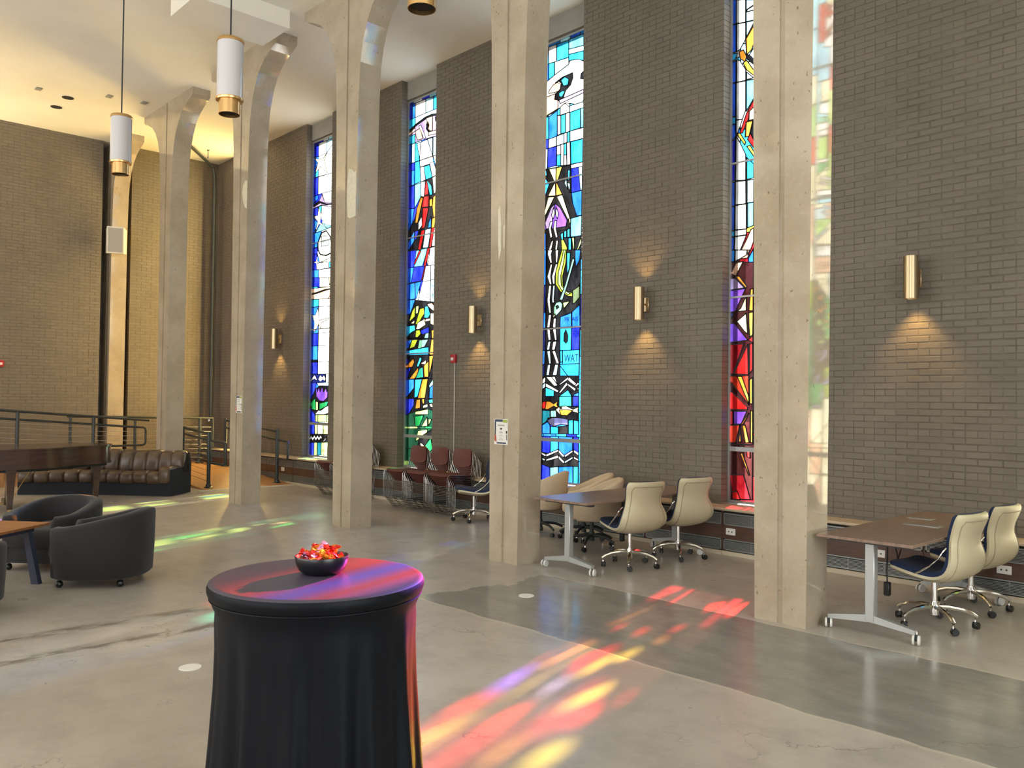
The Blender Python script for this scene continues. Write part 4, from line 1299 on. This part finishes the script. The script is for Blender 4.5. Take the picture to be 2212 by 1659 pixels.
# ================================================================= CHAIRS
def slab(fn, na, nb, oa, ob):
    """closed skin between two offsets of a surface fn(s,t)->(point, normal)"""
    mb = MB(); A = []; B = []
    for i in range(na+1):
        ra = []; rb = []
        for j in range(nb+1):
            s, t = -1+2*i/na, j/nb; p, nn = fn(s, t); ra.append(p+nn*oa(s, t)); rb.append(p+nn*ob(s, t))
        A.append(ra); B.append(rb)
    mb.grid(A); mb.grid([r[::-1] for r in B])
    edge = [(i, 0) for i in range(na+1)]+[(na, j) for j in range(1, nb+1)]+[(i, nb) for i in range(na-1, -1, -1)]+[(0, j) for j in range(nb-1, 0, -1)]
    mb.grid([[A[i][j] for i, j in edge], [B[i][j] for i, j in edge]], closed=True)
    return mb
def curve_surface(prof, cup_seat, cup_back):
    """prof: (y,z,halfwidth) from the seat front to the top of the back"""
    k = len(prof)-1
    def at(t):
        f = min(max(t, 0), 1)*k; i = min(int(f), k-1); f -= i
        P = [prof[max(i-1, 0)], prof[i], prof[i+1], prof[min(i+2, k)]]
        return [.5*((2*P[1][c])+(-P[0][c]+P[2][c])*f+(2*P[0][c]-5*P[1][c]+4*P[2][c]-P[3][c])*f*f+(-P[0][c]+3*P[1][c]-3*P[2][c]+P[3][c])*f**3) for c in range(3)]
    def pt(s, t):
        y, z, h = at(t); b = min(max((t-.35)/.35, 0), 1)
        return Vector((s*h, y+cup_back*b*s*s, z+cup_seat*(1-b)*s*s))
    def fn(s, t):
        e = .02; a = pt(min(s+e, 1), t)-pt(max(s-e, -1), t); c = pt(s, min(t+e, 1))-pt(s, max(t-e, 0))
        nn = c.cross(a).normalized()
        return pt(s, t), (nn if True else nn)
    return fn
def smooth_join(mb):  # weld duplicate rims so that shading stays soft
    return mb
def caster(par, x, y, r, wm, ang=0.0, w=.032):
    c = thing('caster', (0, 0, 0), None, None); c.parent = par; c.location = (x, y, 0); c.rotation_euler = (0, 0, ang)
    for s in (-1, 1): MB().cyl((s*w*.25, -.012, r), (s*w*.62, -.012, r), r, r*.92, n=16).build('wheel', wm, c)
    MB().rbox(-w*.28, w*.28, -.02, .014, r*.8, r*2.05, .006, 1).build('fork', 'rail_steel', c)
    MB().cyl((0, 0, r*1.9), (0, 0, r*2.6), .008, n=8).build('stem', 'chrome', c)
    return c
def star_base(t, m, n=5, reach=.285, hubz=.135, colr=.021, top=.40, a0=.3, cast=.027):
    MB().cyl((0, 0, hubz-.05), (0, 0, hubz+.05), .032, n=16).build('hub', m, t)
    MB().cyl((0, 0, hubz), (0, 0, top), colr, n=14).build('pedestal', m, t)
    for i in range(n):
        a = a0+2*PI*i/n; d = Vector((math.cos(a), math.sin(a), 0)); path = []
        for q, z in ((.02, hubz+.01), (.10, hubz+.012), (.19, hubz+.0), (.25, hubz-.022), (reach, hubz-.045)): path.append((d.x*q, d.y*q, z))
        lg = MB().tube(path, [.019, .018, .0165, .015, .014], 8).build('base_leg', m, t)
        caster(t, d.x*(reach-.012), d.y*(reach-.012), cast, 'black_plastic', random.uniform(0, 6))
PROF = [(.245, .415, .18), (.215, .425, .218), (.11, .408, .235), (-.02, .39, .243), (-.12, .392, .25), (-.20, .43, .266), (-.242, .495, .268), (-.248, .565, .244), (-.240, .64, .208), (-.25, .72, .200), (-.273, .79, .214), (-.294, .845, .219), (-.302, .872, .198)]
def task_chair():
    t = thing('task_chair', (0, 0, 0), '-', 'chair', 'cream-shelled swivel task chairs')
    fn = curve_surface(PROF, .022, .035)
    slab(fn, 14, 30, lambda s, t: -.044+.022*abs(s)**5+.012*(abs(2*t-1)**10), lambda s, t: -.002).build('shell', 'cream_shell', t, angle=60)
    e = lambda s, t: (1-abs(s)**5)*(1-abs(2*t-1)**12)
    fi = lambda s, t: fn(s*1.0, .004+t*.996)
    slab(fi, 14, 30, lambda s, t: -.001, lambda s, t: .024+.026*e(s, t)).build('cushion', 'navy_fabric', t, angle=60)
    loop = []
    for k in range(40):
        q = k/39; s, tt = (-.80, .34+.6*q*2.2) if q < .4 else ((-.80+1.6*(q-.4)/.2, .905) if q < .6 else (.80, .34+.6*(1-q)*2.2))
        tt = min(tt, .905); p, nn = fn(s, tt); loop.append(p-nn*(.044-.022*abs(s)**5+.0005))
    MB().tube(loop, .0035, 6).build('piping', 'piping_tan', t)
    MB().rbox(-.10, .10, -.11, .09, .345, .385, .012, 2).build('mechanism', 'black_plastic', t)
    for s in (-1, 1):
        MB().tube([(s*.236, .02, .415), (s*.262, -.03, .44), (s*.268, -.10, .49), (s*.262, -.16, .55), (s*.25, -.185, .60), (s*.228, -.20, .63)], .0065, 8).build('side_bracket', 'chrome', t)
    star_base(t, 'chrome', top=.36)
    return t
tc = task_chair()
spots = [(-5.36, 6.67, (-.95, .28), 'cream-backed navy task chair at the left-hand desk, nearer'), (-5.34, 7.46, (-.96, .22), 'cream-backed navy task chair at the left-hand desk, by the wall'),
         (-2.44, 6.65, (-.99, .12), 'cream-backed navy task chair at the right-hand desk, nearer'), (-2.44, 7.42, (-.99, .10), 'cream-backed navy task chair at the far right by the wall'),
         (-8.77, 7.53, (-.55, -.84), 'navy swivel chair half hidden behind the notice column')]
def face(d): return math.atan2(d[1], d[0])-PI/2
for i, (x, y, d, lab) in enumerate(spots):
    o = tc if i == 0 else copy_tree(tc)
    o.location = (x, y, 0); o.rotation_euler = (0, 0, face(d)); o['label'] = lab

def tub_shell(R, hb, ha, th, zb, a_open, squash=1.0, power=2.6, n=40, back_lean=0.0):
    """barrel wall open to +y; height hb at the back, ha at the arm fronts"""
    rows = []
    for i in range(n+1):
        a = -a_open+2*a_open*i/n; phi = -PI/2+a        # angle in plan, back at -y
        c, s = math.cos(phi), math.sin(phi)
        rr = R/((abs(c)**power+abs(s/squash)**power)**(1/power))
        k = 0.5+0.5*math.cos(PI*min(1, abs(a)/a_open*1.02)); h = ha+(hb-ha)*(k**.8)
        row = []
        lean = back_lean*k
        for (off, z) in ((-.02, zb), (0, zb+.02), (.012+lean*.4, zb+(h-zb)*.45), (.016+lean, h-th*.42), (.008+lean, h-th*.12), (-th*.5+lean, h), (-th+.008+lean, h-th*.10), (-th-.004+lean, h-th*.5), (-th-.01, zb+(h-zb)*.4), (-th-.01, zb+.02), (-th, zb)):
            row.append(Vector((c*(rr+off), s*(rr+off), z)))
        rows.append(row)
    mb = MB().grid(rows, closed=True)
    for row in (rows[0], rows[-1]):
        ctr = sum(row, Vector())/len(row); d = (rows[0][0]-rows[1][0] if row is rows[0] else rows[-1][0]-rows[-2][0]).normalized(); d.z = 0
        mid = [p*.75+ctr*.25+d*.03 for p in row]; mb.grid([row, mid], closed=True)
        mb.add(mid, [tuple(range(len(mid)))], True)
    return mb
def tub_chair():
    t = thing('tub_armchair', (0, 0, 0), '-', 'armchair', 'dark upholstered tub armchairs')
    tub_shell(.375, .655, .52, .105, .075, math.radians(142), 1.06).build('barrel_back', 'tub_fabric', t, angle=70)
    MB().rbox(-.285, .285, -.29, .36, .22, .40, .06, 4).build('seat_cushion', 'tub_fabric', t)
    MB().rbox(-.30, .30, -.30, .33, .078, .23, .03, 2).build('seat_base', 'tub_fabric', t)
    for x, y in ((-.26, .26), (.26, .26), (-.24, -.24), (.24, -.24)):
        c = thing('caster', (x, y, 0), None, None); c.parent = t
        MB().lathe([(.001, 0), (.018, .004), (.029, .018), (.032, .034), (.026, .052), (.012, .064)], 16).build('ball_wheel', 'black_gloss', c)
        MB().cyl((0, 0, .05), (0, 0, .08), .010, n=8).build('stem', 'rod_chrome', c)
    return t
tb = tub_chair()
for i, (x, y, d, lab) in enumerate([(-7.98, 2.50, (-.62, -.78), 'dark tub armchair with its back to the viewer, right of the coffee table'), (-9.0, 2.36, (.62, -.78), 'dark tub armchair in front of the piano, its inside showing'),
                                    (-7.46, 1.20, (-.75, .66), 'dark tub armchair cut by the left picture edge')]):
    o = tb if i == 0 else copy_tree(tb)
    o.location = (x, y, 0); o.rotation_euler = (0, 0, face(d)); o['label'] = lab

def bucket_chair():
    t = thing('bucket_chair', (0, 0, 0), '-', 'chair', 'cream upholstered bucket chairs')
    tub_shell(.285, .80, .60, .055, .33, math.radians(128), 1.08, 2.2, 36, .03).build('bucket_shell', 'cream_fabric', t, angle=70)
    MB().rbox(-.225, .225, -.22, .26, .34, .44, .04, 3).build('seat_cushion', 'cream_fabric', t)
    MB().rbox(-.15, .15, -.15, .15, .31, .345, .01, 1).build('seat_plate', 'black_plastic', t)
    star_base(t, 'rail_steel', reach=.29, top=.32, colr=.024)
    return t
bc = bucket_chair()
for i, (x, y, d, lab) in enumerate([(-6.30, 7.16, (-.70, -.71), 'cream bucket chair nearest the left-hand desk'), (-6.78, 7.56, (-.72, -.69), 'cream bucket chair, middle of three, against the fish window'),
                                    (-7.36, 7.40, (-.9, -.44), 'cream bucket chair half hidden behind the notice column')]):
    o = bc if i == 0 else copy_tree(bc)
    o.location = (x, y, 0); o.rotation_euler = (0, 0, face(d)); o['label'] = lab

# ---- thin-rod stacking chairs
def stack_chair():
    t = thing('stacking_chair', (0, 0, 0), '-', 'chair')
    se = curve_surface([(.235, .400, .20), (.20, .424, .225), (.08, .425, .232), (-.06, .415, .228), (-.17, .425, .20)], .008, .008)
    slab(se, 10, 10, lambda s, t: -.005, lambda s, t: .005).build('seat', 'maroon_shell', t, angle=60)
    bk = curve_surface([(-.205, .515, .175), (-.215, .56, .20), (-.23, .65, .20), (-.25, .74, .19), (-.262, .775, .165)], .02, .02)
    slab(bk, 10, 10, lambda s, t: -.005, lambda s, t: .005).build('backrest', 'maroon_shell', t, angle=60)
    for s in (-1, 1):
        x = s*.242
        MB().tube([(s*.20, -.255, .74), (s*.215, -.235, .62), (x, -.20, .46), (x, -.185, .43), (x, -.15, .418), (x, .20, .425), (x, .235, .415), (x, .25, .38), (x, .25, .03), (x, .24, .008), (x, .21, .006), (x, -.20, .006), (x, -.225, .012), (x, -.235, .04), (x, -.19, .415)], .0048, 6).build('side_frame', 'rod_chrome', t)
    MB().cyl((-.242, .25, .27), (.242, .25, .27), .005, n=6).build('front_stretcher', 'rod_chrome', t)
    MB().cyl((-.242, .245, .008), (.242, .245, .008), .005, n=6).build('floor_bar', 'rod_chrome', t)
    MB().cyl((-.242, -.21, .30), (.242, -.21, .30), .005, n=6).build('rear_stretcher', 'rod_chrome', t)
    return t
sc = stack_chair(); first = True
for x, nm, cnt in ((-10.53, 'leftmost of the three open stacks', 7), (-10.0, 'middle of the three open stacks', 7), (-9.47, 'stack beside the blue swivel chair', 7), (-12.60, 'stack below the lotus window', 7), (-12.08, 'stack behind the plaster-patched column', 7)):
    for k in range(cnt):
        o = sc if first else copy_tree(sc); first = False
        o.location = (x, 7.83-k*.026, k*.026); o.rotation_euler = (0, 0, PI)
        o['group'] = 'maroon chairs, '+nm
        o['label'] = 'maroon stacking chair, %s in the %s' % (['topmost', 'second from top', 'third from top', 'fourth from top', 'third from bottom', 'second from bottom', 'lowest'][cnt-1-k], nm)

# ================================================================= DESKS
def desk(xc, lab):
    t = thing('folding_desk', (xc, 6.89, 0), lab, 'desk', 'walnut laminate desks on wheels')
    W2, L2 = .345, 1.01
    MB().rbox(-W2, W2, -L2, L2, .677, .700, .003, 1).build('desk_top', 'laminate_walnut', t)
    MB().box(-.03, .03, -.85, .85, .655, .677).build('under_beam', 'rail_steel', t)
    for y in (-.87, .87):
        MB().rbox(-.035, .035, y-.03, y+.03, .10, .66, .006, 1).build('leg_post', 'leg_silver', t)
        MB().box(-.30, .30, y-.03, y+.03, .652, .676).build('top_bracket', 'rail_steel', t)
        for s in (-1, 1):
            f = MB().hexa([(0, y-.028, .10), (s*.31, y-.022, .070), (s*.31, y+.022, .070), (0, y+.028, .10)], [(0, y-.028, .155), (s*.31, y-.022, .10), (s*.31, y+.022, .10), (0, y+.028, .155)]).build('foot', 'leg_silver', t)
            caster(t, s*.315, y+.0, .036, 'wheel_white', random.uniform(-.6, 2.2), .04)
    return t
d1 = desk(-5.59, 'walnut laminate desk on silver legs, left-hand of the two'); d2 = desk(-2.64, 'walnut laminate desk on silver legs at the right')
MB().prism([(-.05, 0), (.05, 0), (.035, .012), (-.035, .012)], lambda p, t: (p[0], t, p[1]), -.10, .10).build('power_module', 'rail_steel', loc=(-5.66, 7.16, .700), label='small dark power module on the left-hand desk', cat='power module')
t = thing('cable_hatch', (-2.63, 6.93, .700), 'silver cable hatch let into the right-hand desk', 'cable hatch', 'cable hatches in the right-hand desk')
MB().rbox(-.14, .14, -.055, .055, 0, .004, .001, 1).build('hatch_frame', 'leg_silver', t); MB().box(-.12, .12, -.04, .035, .004, .0055).build('lid', 'cable_steel', t)
t = thing('cable_hatch', (-2.80, 7.34, .700), 'smaller cable hatch at the far end of the right-hand desk', 'cable hatch', 'cable hatches in the right-hand desk')
MB().rbox(-.10, .10, -.05, .05, 0, .004, .001, 1).build('hatch_frame', 'leg_silver', t); MB().box(-.085, .085, -.035, .035, .004, .0055).build('lid', 'cable_steel', t)
for i, (xx, yy, lab) in enumerate([(-2.78, 6.62, 'black power cable hanging under the right-hand desk'), (-5.72, 6.98, 'black power cable hanging under the left-hand desk')]):
    t = thing('power_cable', (xx, yy, 0), lab, 'cable', 'power cables under the desks')
    MB().tube([(0, 0, .655), (.005, .0, .5), (-.005, .01, .36), (0, .01, .27)], .006, 6).build('cord', 'black_plastic', t)
    MB().rbox(-.022, .022, -.015, .03, .17, .275, .006, 1).build('plug_block', 'black_plastic', t)
    MB().tube([(.01, .05, .655), (.03, .12, .48), (.0, .2, .42), (-.02, .3, .47), (0, .36, .655)], .005, 6).build('slack_loop', 'black_plastic', t)
# ================================================================= LOUNGE: COFFEE TABLE, PIANO, SOFA
t = thing('coffee_table', (-8.27, 1.61, 0), 'square wooden coffee table with splayed dark legs between the armchairs', 'table', rz=math.radians(39))
MB().hexa([(-.36, -.36, .505), (.36, -.36, .505), (.36, .36, .505), (-.36, .36, .505)], [(-.375, -.375, .53), (.375, -.375, .53), (.375, .375, .53), (-.375, .375, .53)]).build('table_top', 'coffee_wood', t)
MB().box(-.28, .28, -.28, .28, .46, .505).build('apron', 'table_leg_dark', t)
for sx in (-1, 1):
    for sy in (-1, 1):
        MB().hexa([(sx*.30+a, sy*.30+b, 0) for a, b in ((-.035, -.025), (.035, -.025), (.035, .025), (-.035, .025))], [(sx*.24+a, sy*.24+b, .49) for a, b in ((-.025, -.025), (.025, -.025), (.025, .025), (-.025, .025))]).build('leg', 'table_leg_dark', t)

t = thing('grand_piano', (-13.27, 2.72, 0), 'dark wooden grand piano with closed lid at the left edge', 'piano')
# plan: local x to the right of the player's treble side is 0, bass side -1.4; local y from the keyboard to the tail
OUT = [(0, 0), (0, .34), (-.01, .48), (-.06, .66), (-.17, .86), (-.30, 1.04), (-.42, 1.22), (-.50, 1.40), (-.56, 1.56), (-.66, 1.70), (-.82, 1.78), (-1.0, 1.80), (-1.2, 1.76), (-1.34, 1.66), (-1.40, 1.48), (-1.40, 0)]
def dense(P, k=4):
    out = []; n = len(P)
    for i in range(n):
        a, b, c, d = P[i-1], P[i], P[(i+1) % n], P[(i+2) % n]
        if i in (n-2, n-1) or i == 0: out.append(b); continue
        for j in range(k):
            f = j/k; out.append(tuple(.5*(2*b[q]+(c[q]-a[q])*f+(2*a[q]-5*b[q]+4*c[q]-d[q])*f*f+(3*b[q]-a[q]-3*c[q]+d[q])*f**3) for q in (0, 1)))
    return out
OD = dense(OUT); ctr = (-.72, .8)
def scl(P, k): return [(ctr[0]+(p[0]-ctr[0])*k, ctr[1]+(p[1]-ctr[1])*k) for p in P]
def pianoprism(P, z0, z1, nm, m, sm=True):
    mb = MB(); n = len(P); mb.grid([[(p[0], p[1], z0) for p in P], [(p[0], p[1], z1) for p in P]], closed=True)
    tri = tessellate_polygon([[Vector((p[0], p[1], 0)) for p in P]])
    mb.add([(p[0], p[1], z0) for p in P], [tuple(x) for x in tri]); mb.add([(p[0], p[1], z1) for p in P], [tuple(x) for x in tri])
    return mb.build(nm, m, t, angle=30)
pianoprism(OD, .635, .865, 'rim', 'piano_wood'); pianoprism(scl(OD, 1.012), .605, .645, 'lower_moulding', 'piano_wood')
pianoprism(scl(OD, 1.02), .868, .893, 'lid', 'piano_wood'); pianoprism(scl(OD, .94), .57, .606, 'bottom_frame', 'dark_void')
MB().box(-1.38, -.02, -.20, .02, .56, .66).build('key_bed', 'piano_wood', t)
MB().box(-1.30, -.10, -.17, -.03, .66, .675).build('keys', 'paper_white', t)
for x in (-1.40, -.06): MB().box(x, x+.06, -.20, .02, .60, .80).build('key_block', 'piano_wood', t)
MB().box(-1.34, -.06, -.01, .02, .68, .865).build('fallboard', 'piano_wood', t)
for (x, y) in ((-.10, .22), (-1.30, .22), (-.88, 1.58)):
    lg = MB().hexa([(x+a, y+b, .05) for a, b in ((-.03, -.03), (.03, -.03), (.03, .03), (-.03, .03))], [(x+a, y+b, .60) for a, b in ((-.062, -.062), (.062, -.062), (.062, .062), (-.062, .062))]).build('leg', 'piano_wood', t)
    MB().cyl((x-.012, y, .024), (x+.012, y, .024), .024, n=12).build('caster_wheel', 'brass', lg)
    MB().box(x-.07, x+.07, y-.07, y+.07, .555, .605).build('leg_block', 'piano_wood', lg)
ly = MB().box(-.76, -.60, .26, .36, .06, .15).build('pedal_box', 'piano_wood', t)
for q in (-.74, -.62): MB().cyl((q, .31, .14), (q, .31, .58), .012, n=8).build('lyre_rod', 'piano_wood', ly)
for q in (-.73, -.68, -.63): MB().box(q-.010, q+.010, .16, .27, .075, .085).build('pedal', 'brass', ly)
MB().cyl((-.68, .36, .10), (-.68, .62, .57), .006, n=6).build('brace_rod', 'brass', ly)
t = thing('piano_bench', (-13.62, 2.42, 0), 'dark wooden piano bench at the left picture edge', 'bench')
MB().rbox(-.36, .36, -.17, .17, .42, .47, .01, 1).build('seat', 'piano_wood', t)
for sx in (-1, 1):
    for sy in (-1, 1): MB().hexa([(sx*.31+a, sy*.13+b, 0) for a, b in ((-.016, -.016), (.016, -.016), (.016, .016), (-.016, .016))], [(sx*.31+a, sy*.13+b, .42) for a, b in ((-.026, -.026), (.026, -.026), (.026, .026), (-.026, .026))]).build('leg', 'piano_wood', t)

t = thing('sectional_sofa', (0, 0, 0), 'curved brown leather sectional sofa with channelled sections on a black base', 'sofa')
FR = [(-14.03, 5.40), (-14.30, 5.16), (-14.58, 4.92), (-14.88, 4.66), (-15.14, 4.40), (-15.36, 4.12), (-15.54, 3.84), (-15.70, 3.56)]
def pol(P, d):
    for i in range(len(P)-1):
        L = math.dist(P[i], P[i+1])
        if d <= L or i == len(P)-2:
            f = d/L; return (P[i][0]+f*(P[i+1][0]-P[i][0]), P[i][1]+f*(P[i+1][1]-P[i][1])), ((P[i+1][0]-P[i][0])/L, (P[i+1][1]-P[i][1])/L)
        d -= L
tot = sum(math.dist(FR[i], FR[i+1]) for i in range(len(FR)-1)); NS = 10; sw = (tot-.16)/NS
def cushion(sections, w, puff):
    """loft of rounded cross-sections: sections = (u depth, z, half thickness dir) path with width w and soft sides"""
    rows = []
    n = len(sections)
    for i, (u, z) in enumerate(sections):
        pass
    return rows
def roll_block(prof, w, bulge=.018, nx=9):
    """closed profile in (depth, z) extruded across width w with pillowed ends"""
    cx = sum(p[0] for p in prof)/len(prof); cz = sum(p[1] for p in prof)/len(prof); rows = []
    for i in range(nx):
        s = -1+2*i/(nx-1); k = (1-abs(s)**4)**.5 if abs(s) < 1 else 0
        q = .80+.20*k
        rows.append([(s*w/2, cx+(p[0]-cx)*q, cz+(p[1]-cz)*q) for p in prof])
    mb = MB().grid(rows, closed=True)
    for r in (rows[0], rows[-1]): mb.add(r, [tuple(range(len(r)))], True)
    return mb
SEAT = [(-.02, .21), (-.045, .27), (-.045, .33), (-.02, .385), (.05, .41), (.2, .405), (.38, .39), (.42, .33), (.42, .22), (.2, .19)]
BACK = [(.36, .33), (.345, .42), (.365, .55), (.40, .66), (.455, .72), (.53, .735), (.61, .715), (.66, .64), (.67, .50), (.66, .33), (.5, .30)]
base = MB(); fl = []; bl = []
for i in range(NS):
    (px, py), (tx, ty) = pol(FR, .16+sw*(i+.5)); nx, ny = ty, -tx
    if nx*(-1)+ny*1 < 0: nx, ny = -nx, -ny          # away from the viewer
    R = Matrix(((tx, nx, 0, px), (ty, ny, 0, py), (0, 0, 1, 0), (0, 0, 0, 1)))
    jit = random.uniform(-.008, .008)
    roll_block([(a, b+jit) for a, b in SEAT], sw*1.02).xform(R).build('seat_section', 'brown_leather', t, angle=70)
    roll_block([(a, b+jit*1.5) for a, b in BACK], sw*1.05).xform(R).build('back_section', 'brown_leather', t, angle=70)
for d in [0]+[.16+sw*(i+.5) for i in range(NS)]+[tot]:
    (px, py), (tx, ty) = pol(FR, d); nx, ny = ty, -tx
    if -nx+ny < 0: nx, ny = -nx, -ny
    fl.append((px+nx*.015, py+ny*.015)); bl.append((px+nx*.66, py+ny*.66))
ring = [[(p[0], p[1], z) for p in fl+bl[::-1]] for z in (0.005, .23)]
bs = MB().grid(ring, closed=True, sm=False)
for i in range(len(fl)-1): bs.add([(*fl[i], .23), (*fl[i+1], .23), (*bl[i+1], .23), (*bl[i], .23)], [(0, 1, 2, 3)])
bs.build('base', 'black_cloth', t)
(px, py), (tx, ty) = pol(FR, .0); nx, ny = ty, -tx
if -nx+ny < 0: nx, ny = -nx, -ny
R = Matrix(((tx, nx, 0, px), (ty, ny, 0, py), (0, 0, 1, 0), (0, 0, 0, 1)))
roll_block([(-.03, .22), (-.055, .30), (-.05, .42), (-.01, .475), (.10, .49), (.45, .49), (.5, .42), (.5, .22)], .20).xform(R @ Matrix.Translation((.085, 0, 0))).build('arm_section', 'brown_leather', t, angle=70)
roll_block(BACK, .22).xform(R @ Matrix.Translation((.08, 0, 0))).build('end_back_section', 'brown_leather', t, angle=70)
MB().prism([(0, .005), (.70, .005), (.71, .5), (.64, .69), (.52, .66), (.44, .46), (.0, .44)], lambda p, q: (q, p[0], p[1]), -.03, .0).xform(R).build('end_panel', 'black_cloth', t)

# ================================================================= COCKTAIL TABLE, BOWL, SWEETS
TX, TY, TZ = -2.65, 1.552, 1.02
t = thing('cocktail_table', (TX, TY, 0), 'round cocktail table under a black stretch cover, in the foreground', 'table')
n = 220; rows = []
def fold(a, z, amp):
    return amp*(.55*math.sin(15*a+.6)+.3*math.sin(26*a+1.9)+.25*math.sin(9*a+4.))
for z, r, amp in ((TZ-.055, .362, 0), (TZ-.075, .356, .0), (TZ-.10, .345, .001), (TZ-.14, .346, .002), (TZ-.22, .342, .006), (TZ-.35, .343, .012), (.5, .352, .017), (.32, .364, .022), (.15, .377, .026), (.0, .39, .03)):
    rows.append([((r+fold(2*PI*i/n, z, amp))*math.cos(2*PI*i/n), (r+fold(2*PI*i/n, z, amp))*math.sin(2*PI*i/n), z) for i in range(n)])
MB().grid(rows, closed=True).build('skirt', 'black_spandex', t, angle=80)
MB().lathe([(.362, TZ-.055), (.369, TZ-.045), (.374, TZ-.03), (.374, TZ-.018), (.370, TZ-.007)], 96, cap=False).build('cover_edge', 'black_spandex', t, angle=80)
MB().lathe([(.370, TZ-.007), (.362, TZ-.0012), (.35, TZ), (.2, TZ), (.002, TZ)], 96, cap=False).build('cover_top', 'black_spandex_lit', t, angle=80)
MB().tube([(.364*math.cos(a*2*PI/72), .364*math.sin(a*2*PI/72), TZ-.055) for a in range(72)], .003, 6, closed=True).build('hem_seam', 'black_spandex', t)
BX, BY = TX-.038, TY+.036
t = thing('bowl', (BX, BY, TZ), 'small black bowl of wrapped sweets on the cocktail table', 'bowl')
MB().lathe([(.001, .004), (.055, .004), (.058, 0), (.064, .002), (.082, .016), (.092, .038), (.0955, .062), (.0945, .064), (.0925, .062), (.088, .038), (.078, .02), (.05, .010), (.001, .010)], 44, cap=False).build('body', 'black_gloss', t)
MB().lathe([(.0925, .0618), (.0935, .0655), (.0955, .0655), (.0965, .0618)], 44, cap=False).build('rim', 'black_gloss', t)
def sweet_mesh(mn, seed):
    r = random.Random(seed); mb = MB(); nu, nv = 10, 8; rows = []
    prof = [(-.038, .016, .3), (-.028, .012, .6), (-.020, .006, .2), (-.015, .010, .25), (-.006, .0125, .2), (.006, .0125, .2), (.015, .010, .25), (.020, .006, .2), (.028, .012, .6), (.038, .016, .3)]
    for x, rad, cr_ in prof:
        flat = .35 if abs(x) > .024 else 1
        rows.append([(x+r.uniform(-.002, .002), rad*(1+r.uniform(-cr_, cr_))*math.cos(2*PI*j/12), flat*rad*(1+r.uniform(-cr_, cr_))*math.sin(2*PI*j/12)) for j in range(12)])
    mb.grid(rows, closed=True, sm=False); mb.add(rows[0], [tuple(range(12))]); mb.add(rows[-1], [tuple(range(12))])
    return mb.mesh('wrapped_sweet', mn)
kinds = [('foil_red', 'red'), ('foil_orange', 'orange'), ('foil_gold', 'gold'), ('foil_pink', 'pink')]
mesh_of = {mn: [sweet_mesh(mn, 5+i*3+j) for j in range(2)] for i, (mn, _) in enumerate(kinds)}
rr = random.Random(11); lay_ = [(0, 8, .044, .064), (1, 7, .045, .080), (2, 5, .030, .093), (3, 2, .012, .104)]; q = 0
for lv, cnt, rad, z in lay_:
    for i in range(cnt):
        a = 2*PI*i/cnt+lv*.6+rr.uniform(-.2, .2); mn, cn = kinds[[0, 1, 0, 2, 0, 3, 1, 0][q % 8]]; q += 1
        o = put('wrapped_sweet', mesh_of[mn][q % 2], loc=(BX+rad*math.cos(a), BY+rad*math.sin(a), TZ+z-.012+rr.uniform(-.004, .004)),
                label='%s foil-wrapped sweet heaped in the black bowl' % cn, cat='sweet', group='%s wrapped sweets in the bowl' % cn)
        o.rotation_euler = (rr.uniform(-.7, .7), rr.uniform(-.6, .6), rr.uniform(0, 6.28)); o.scale = (.95,)*3
